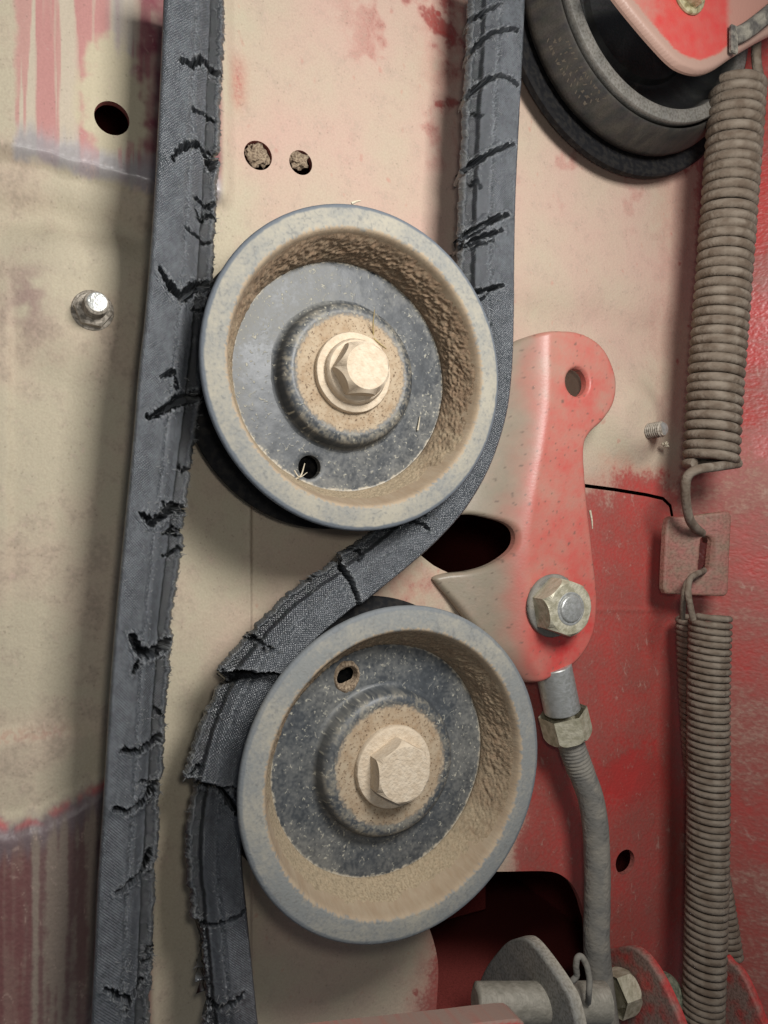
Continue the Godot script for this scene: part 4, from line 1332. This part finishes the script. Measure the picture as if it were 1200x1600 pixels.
func build_linkage() -> void:
	var grey := func(v: Vector3, _d: float) -> Color:
		var n := 0.5 + 0.9 * mid.get_noise_2d(v.x, v.y) + 0.2 * fine.get_noise_2d(v.x, v.y)
		var c := Color(0.25, 0.245, 0.225).lerp(Color(0.33, 0.315, 0.28), clampf(n, 0.0, 1.0))
		return c.lerp(Color(0.44, 0.40, 0.33), steps(-0.5, -2.5, v.z))
	plate_on_pin("cam_plate", "grey steel cam plate with a rounded top on the pin at the bottom edge", "cam plate", 205.0, PackedVector2Array([Vector2(-244.2, -17.5), Vector2(-228.2, -9.9), Vector2(-214.5, 0.2), Vector2(-203.9, 9.7), Vector2(-196.6, 20.3), Vector2(-194.9, 28.0), Vector2(-198.0, 40.3), Vector2(-202.3, 50.6), Vector2(-206.7, 55.5), Vector2(-221.5, 60.7), Vector2(-231.1, 56.3), Vector2(-229.8, 50.2), Vector2(-224.0, 40.8), Vector2(-221.6, 31.8), Vector2(-220.5, 20.8), Vector2(-221.6, 13.3), Vector2(-224.5, 7.1), Vector2(-229.5, 1.8), Vector2(-236.1, -3.7), Vector2(-241.3, -10.5)]), 5.4, grey, M.tinted)
	var red := func(v: Vector3, _d: float) -> Color:
		var n := 0.9 * mid.get_noise_2d(v.x, v.y) + 0.2 * fine.get_noise_2d(v.x, v.y)
		return Color(0.31, 0.20, 0.165).lerp(RED, clampf(0.25 + n + 0.8 * steps(-0.4, -1.6, v.z), 0.0, 1.0))
	plate_on_pin("red_lug", "red lug plate with a worn bright edge beside the nut at the bottom", "lug", 268.0, PackedVector2Array([Vector2(-232.2, 3.9), Vector2(-220.8, 14.1), Vector2(-214.8, 24.2), Vector2(-214.6, 33.9), Vector2(-219.5, 42.7), Vector2(-226.5, 49.6), Vector2(-234.6, 55.6), Vector2(-246.8, 61.3), Vector2(-279.4, 22.1), Vector2(-278.6, 3.9)]), 4.2, red, M.tinted)
	plate_on_pin("red_lug", "red lug plate in the bottom right corner behind the long spring", "lug", 322.0, PackedVector2Array([Vector2(-231.1, 32.0), Vector2(-229.7, 38.2), Vector2(-231.5, 44.2), Vector2(-237.5, 49.3), Vector2(-246.7, 54.9), Vector2(-259.5, 59.1), Vector2(-289.4, 33.6), Vector2(-268.0, 25.7)]), 4.0, red, M.tinted)
	# pin through the plates
	var pin := thing("clevis_pin", "grey steel pin with a cross hole, lying level behind the red bar", "pin")
	var p0 := Vector3(176.3, -215.0, 26.0)
	var p1 := Vector3(234.9, -221.2, 43.0)
	var along := (p1 - p0).normalized()
	var axis := PackedVector3Array([p0, p0 + along * 0.01, p0 + along * 1.2, p1])
	var pb := Buf.new()
	tube(pb, axis, func(s: float, _a: float) -> float: return 5.4 if s < 0.01 else (5.9 if s < 0.5 else 8.4), 48)
	part("shaft", pb.mesh(), M.zinc_dull, pin)
	var eye := Buf.new()
	tube(eye, PackedVector3Array([p0 + along * 11.0 + Vector3(0, 2.0, 1.0), p0 + along * 11.0 + Vector3(0, 4.2, 6.2)]), func(_s: float, _a: float) -> float: return 1.9, 24)
	part("dark_hole_peg", eye.mesh(), M.black_steel, pin)  # solid black peg, its colour stands for the dark inside a hole
	# split pin
	var split := thing("split_pin", "bent wire split pin looped through the end of the level steel pin", "split pin")
	var w := Buf.new()
	tube(w, densify(PackedVector3Array([Vector3(220.5, -214.1, 48.0), Vector3(217.8, -207.3, 51.5), Vector3(219.0, -202.7, 50.5), Vector3(218.9, -197.4, 49.0), Vector3(216.9, -193.3, 48.0), Vector3(214.9, -193.6, 47.5), Vector3(214.6, -197.4, 47.0), Vector3(215.4, -201.8, 46.5), Vector3(213.7, -203.8, 46.0), Vector3(212.9, -206.4, 44.0)]), 0.5), func(_s: float, _a: float) -> float: return 1.35, 12)
	part("wire", w.mesh(), M.rod, split)
	var nut := thing("lug_nut", "small zinc hex nut against the left face of the red lug at the bottom", "nut", Vector3(256.5, -235.5, 24))
	var nm := part("nut", hex_head(18.5, 10.5, 9.0, 0.3).mesh(true), M.zinc, nut)
	nm.basis = Basis(Vector3(0, 0, -1), Vector3(0, 1, 0), Vector3(1, 0, 0))
	var cap := thing("bolt_end", "round greenish bolt end behind the red lug at the bottom", "bolt", Vector3(273.0, -249.1, 20))
	var cm := part("head", lathe(PackedVector2Array([Vector2(10.5, 0), Vector2(11.4, 1.0), Vector2(11.4, 24.0), Vector2(10.0, 26.5), Vector2(0.1, 27.0)]), 48, 0.1).mesh(), M.green_zinc, cap)
	cm.basis = Basis(Vector3(0, 0, -1), Vector3(0, 1, 0), Vector3(1, 0, 0))
	# flat red bar along the bottom
	var bar := thing("flat_bar", "red flat bar with a dusty top edge along the bottom of the photo", "bar")
	var strip := smooth_outline(PackedVector2Array([Vector2(55.4, -182.1), Vector2(84.6, -188.3), Vector2(114.3, -194.3), Vector2(147.2, -200.8), Vector2(176.7, -206.6), Vector2(181.2, -207.7), Vector2(183.7, -209.7), Vector2(184.7, -213.4), Vector2(183.7, -223.1), Vector2(183.1, -230.8), Vector2(147.2, -221.4), Vector2(114.3, -210.4), Vector2(84.6, -200.4), Vector2(55.4, -190.7)]), 6.0)
	part("bar", sheet(strip, [], func(x: float, y: float) -> float: return 52.0 + 0.15 * coarse.get_noise_2d(x * 2.0, y * 2.0), 12.0, 0.8, 1.2).mesh(false, func(v: Vector3, d: float) -> Color:
		var n := 0.9 * mid.get_noise_2d(v.x * 1.4, v.y * 1.4 + v.z) + 0.5 * fine.get_noise_2d(v.x, v.y + v.z)
		return RED.lerp(Color(0.34, 0.235, 0.19), clampf(steps(1.6, 0.4, d + 0.8 * n) * 0.85 + 0.12 + 0.35 * n, 0.0, 1.0))), M.tinted_gloss, bar)


func lump(radius: Vector3, rough: float, salt: float) -> Buf:
	var b := Buf.new()
	var p := PackedVector3Array()
	for r in 16:
		for k in 30:
			var th := lerpf(PI, 0.02, r / 15.0)
			var d := Vector3(sin(th) * cos(TAU * k / 30.0), sin(th) * sin(TAU * k / 30.0), cos(th))
			p.append(d * radius * (1.0 + rough * (0.8 * mid.get_noise_3d(d.x * 9.0 + salt, d.y * 9.0, d.z * 9.0) + 0.6 * fine.get_noise_3d(d.x * 5.0, d.y * 5.0 + salt, d.z * 5.0))))
	b.grid(p, 30, true)
	return b


func stud(called: String, label: String, category: String, base: Vector3, tip: Vector3, r: float, nut_flats: float) -> void:
	var root := thing(called, label, category, base)
	var d := tip - base
	var path := densify(PackedVector3Array([Vector3.ZERO, d]), 0.25)
	var b := Buf.new()
	var n := path.size()
	tube(b, path, func(s: float, a: float) -> float: return (r + 0.32 * sin(s * n * 0.25 / 1.25 * TAU + a)) * (1.0 - 0.15 * steps(0.93, 1.0, s)), 28)
	part("thread", b.mesh(), M.stud, root)
	part("end_face", lathe(PackedVector2Array([Vector2(r * 0.86, 0), Vector2(r * 0.74, 0.25), Vector2(0.05, 0.25)]), 28).mesh(), M.bare, root, d)
	if nut_flats > 0.0:
		part("nut", hex_head(nut_flats, 4.5, nut_flats * 0.47, 0.4).mesh(true), M.stud, root)
		part("washer", lathe(PackedVector2Array([Vector2(7.6, -2.0), Vector2(7.8, 0.3), Vector2(7.2, 0.9), Vector2(3.0, 0.9)]), 40, 0.1).mesh(), M.stud, root)


func build_small() -> void:
	stud("weld_stud", "small bright ended stud with a nut on tan panel left of the long belt", "stud", Vector3(21.9, 74.8, 5.0), Vector3(21.9, 74.8, 5.0) + Vector3(0.6, 0.5, 11.5), 4.1, 12.0)
	stud("threaded_stud", "bare dusty threaded stud on the round pressing between the red bracket and the upper spring", "stud", Vector3(297.9, 43.0, 6.0), Vector3(297.9, 43.0, 6.0) + Vector3(1.5, 0.5, 9.5), 3.9, 0.0)
	for k in 2:
		var at: Vector3 = [Vector3(86.6, 149.1, -1.5), Vector3(104.3, 150.6, -0.8)][k]
		var plug := thing("soil_plug", ["clod of dried soil filling the larger left one of the two small panel holes", "ragged clod of dried soil in the smaller right one of the two small panel holes"][k], "soil clod", at, "clods plugging the two small holes")
		part("clod", lump([Vector3(4.9, 4.7, 1.9), Vector3(3.9, 3.3, 2.2)][k], 0.75, 4.0 + 30.0 * k).mesh(), M.soil_plain, plug)
	var blades := [
		["grass_stalk", "dry yellow grass stalk standing on the hub beside the upper pulley's bolt", PackedVector3Array([Vector3(121.9, 68.6, 37.5), Vector3(120.2, 72.9, 41.0), Vector3(119.4, 77.3, 44.0)]), 0.42],
		["straw_bit", "thin dark straw bit lying on the upper pulley's hub right of the bolt washer", PackedVector3Array([Vector3(121.9, 68.0, 38.0), Vector3(124.5, 66.0, 38.4), Vector3(127.3, 64.3, 38.3)]), 0.4],
		["straw_bit", "pale frayed straw stuck beside the hole in the upper pulley's web", PackedVector3Array([Vector3(91.6, 12.6, 33.0), Vector3(93.3, 14.1, 34.0), Vector3(94.8, 18.5, 34.0)]), 0.5],
		["straw_bit", "short straw crossing the pale frayed straw by the upper pulley's hole", PackedVector3Array([Vector3(91.1, 15.8, 33.0), Vector3(92.8, 13.3, 34.0), Vector3(96.0, 15.1, 33.5)]), 0.35],
		["straw_bit", "pale chaff flake at the right edge of the red bracket", PackedVector3Array([Vector3(244.4, 0.9, 22.0), Vector3(245.6, -3.7, 22.0), Vector3(246.0, -8.0, 22.0)]), 0.8],
		["straw_bit", "small pale chaff flake on the panel above the upper pulley's rim", PackedVector3Array([Vector3(107.8, 114.3, 48.6), Vector3(109.5, 115.1, 49.0), Vector3(111.5, 115.9, 48.6)]), 0.7],
		["straw_bit", "white straw sliver lying on the lower right of the upper pulley's web", PackedVector3Array([Vector3(145.0, 33.8, 31.0), Vector3(145.5, 36.5, 31.2), Vector3(146.2, 39.7, 31.0)]), 0.5],
	]
	for e in blades:
		var root := thing(e[0], e[1], "straw", Vector3.ZERO, "bits of straw and chaff")
		var b := Buf.new()
		var thick: float = e[3]
		tube(b, densify(e[2], 0.5), func(s: float, a: float) -> float: return thick * (1.0 - 0.6 * s) * (0.8 + 0.4 * cos(a)), 7)
		part("stalk", b.mesh(), M.straw if e[1].contains("yellow") or e[1].contains("dark") else M.pale_chaff, root)
	var seed_ := thing("seed_fluff", "pale crumb of seed fluff hanging under the dusty threaded stud", "seed fluff", Vector3(309.8, 36.6, 7.0))
	part("fluff", lump(Vector3(1.7, 1.3, 1.2), 1.2, 77.0).mesh(), M.pale_chaff, seed_)
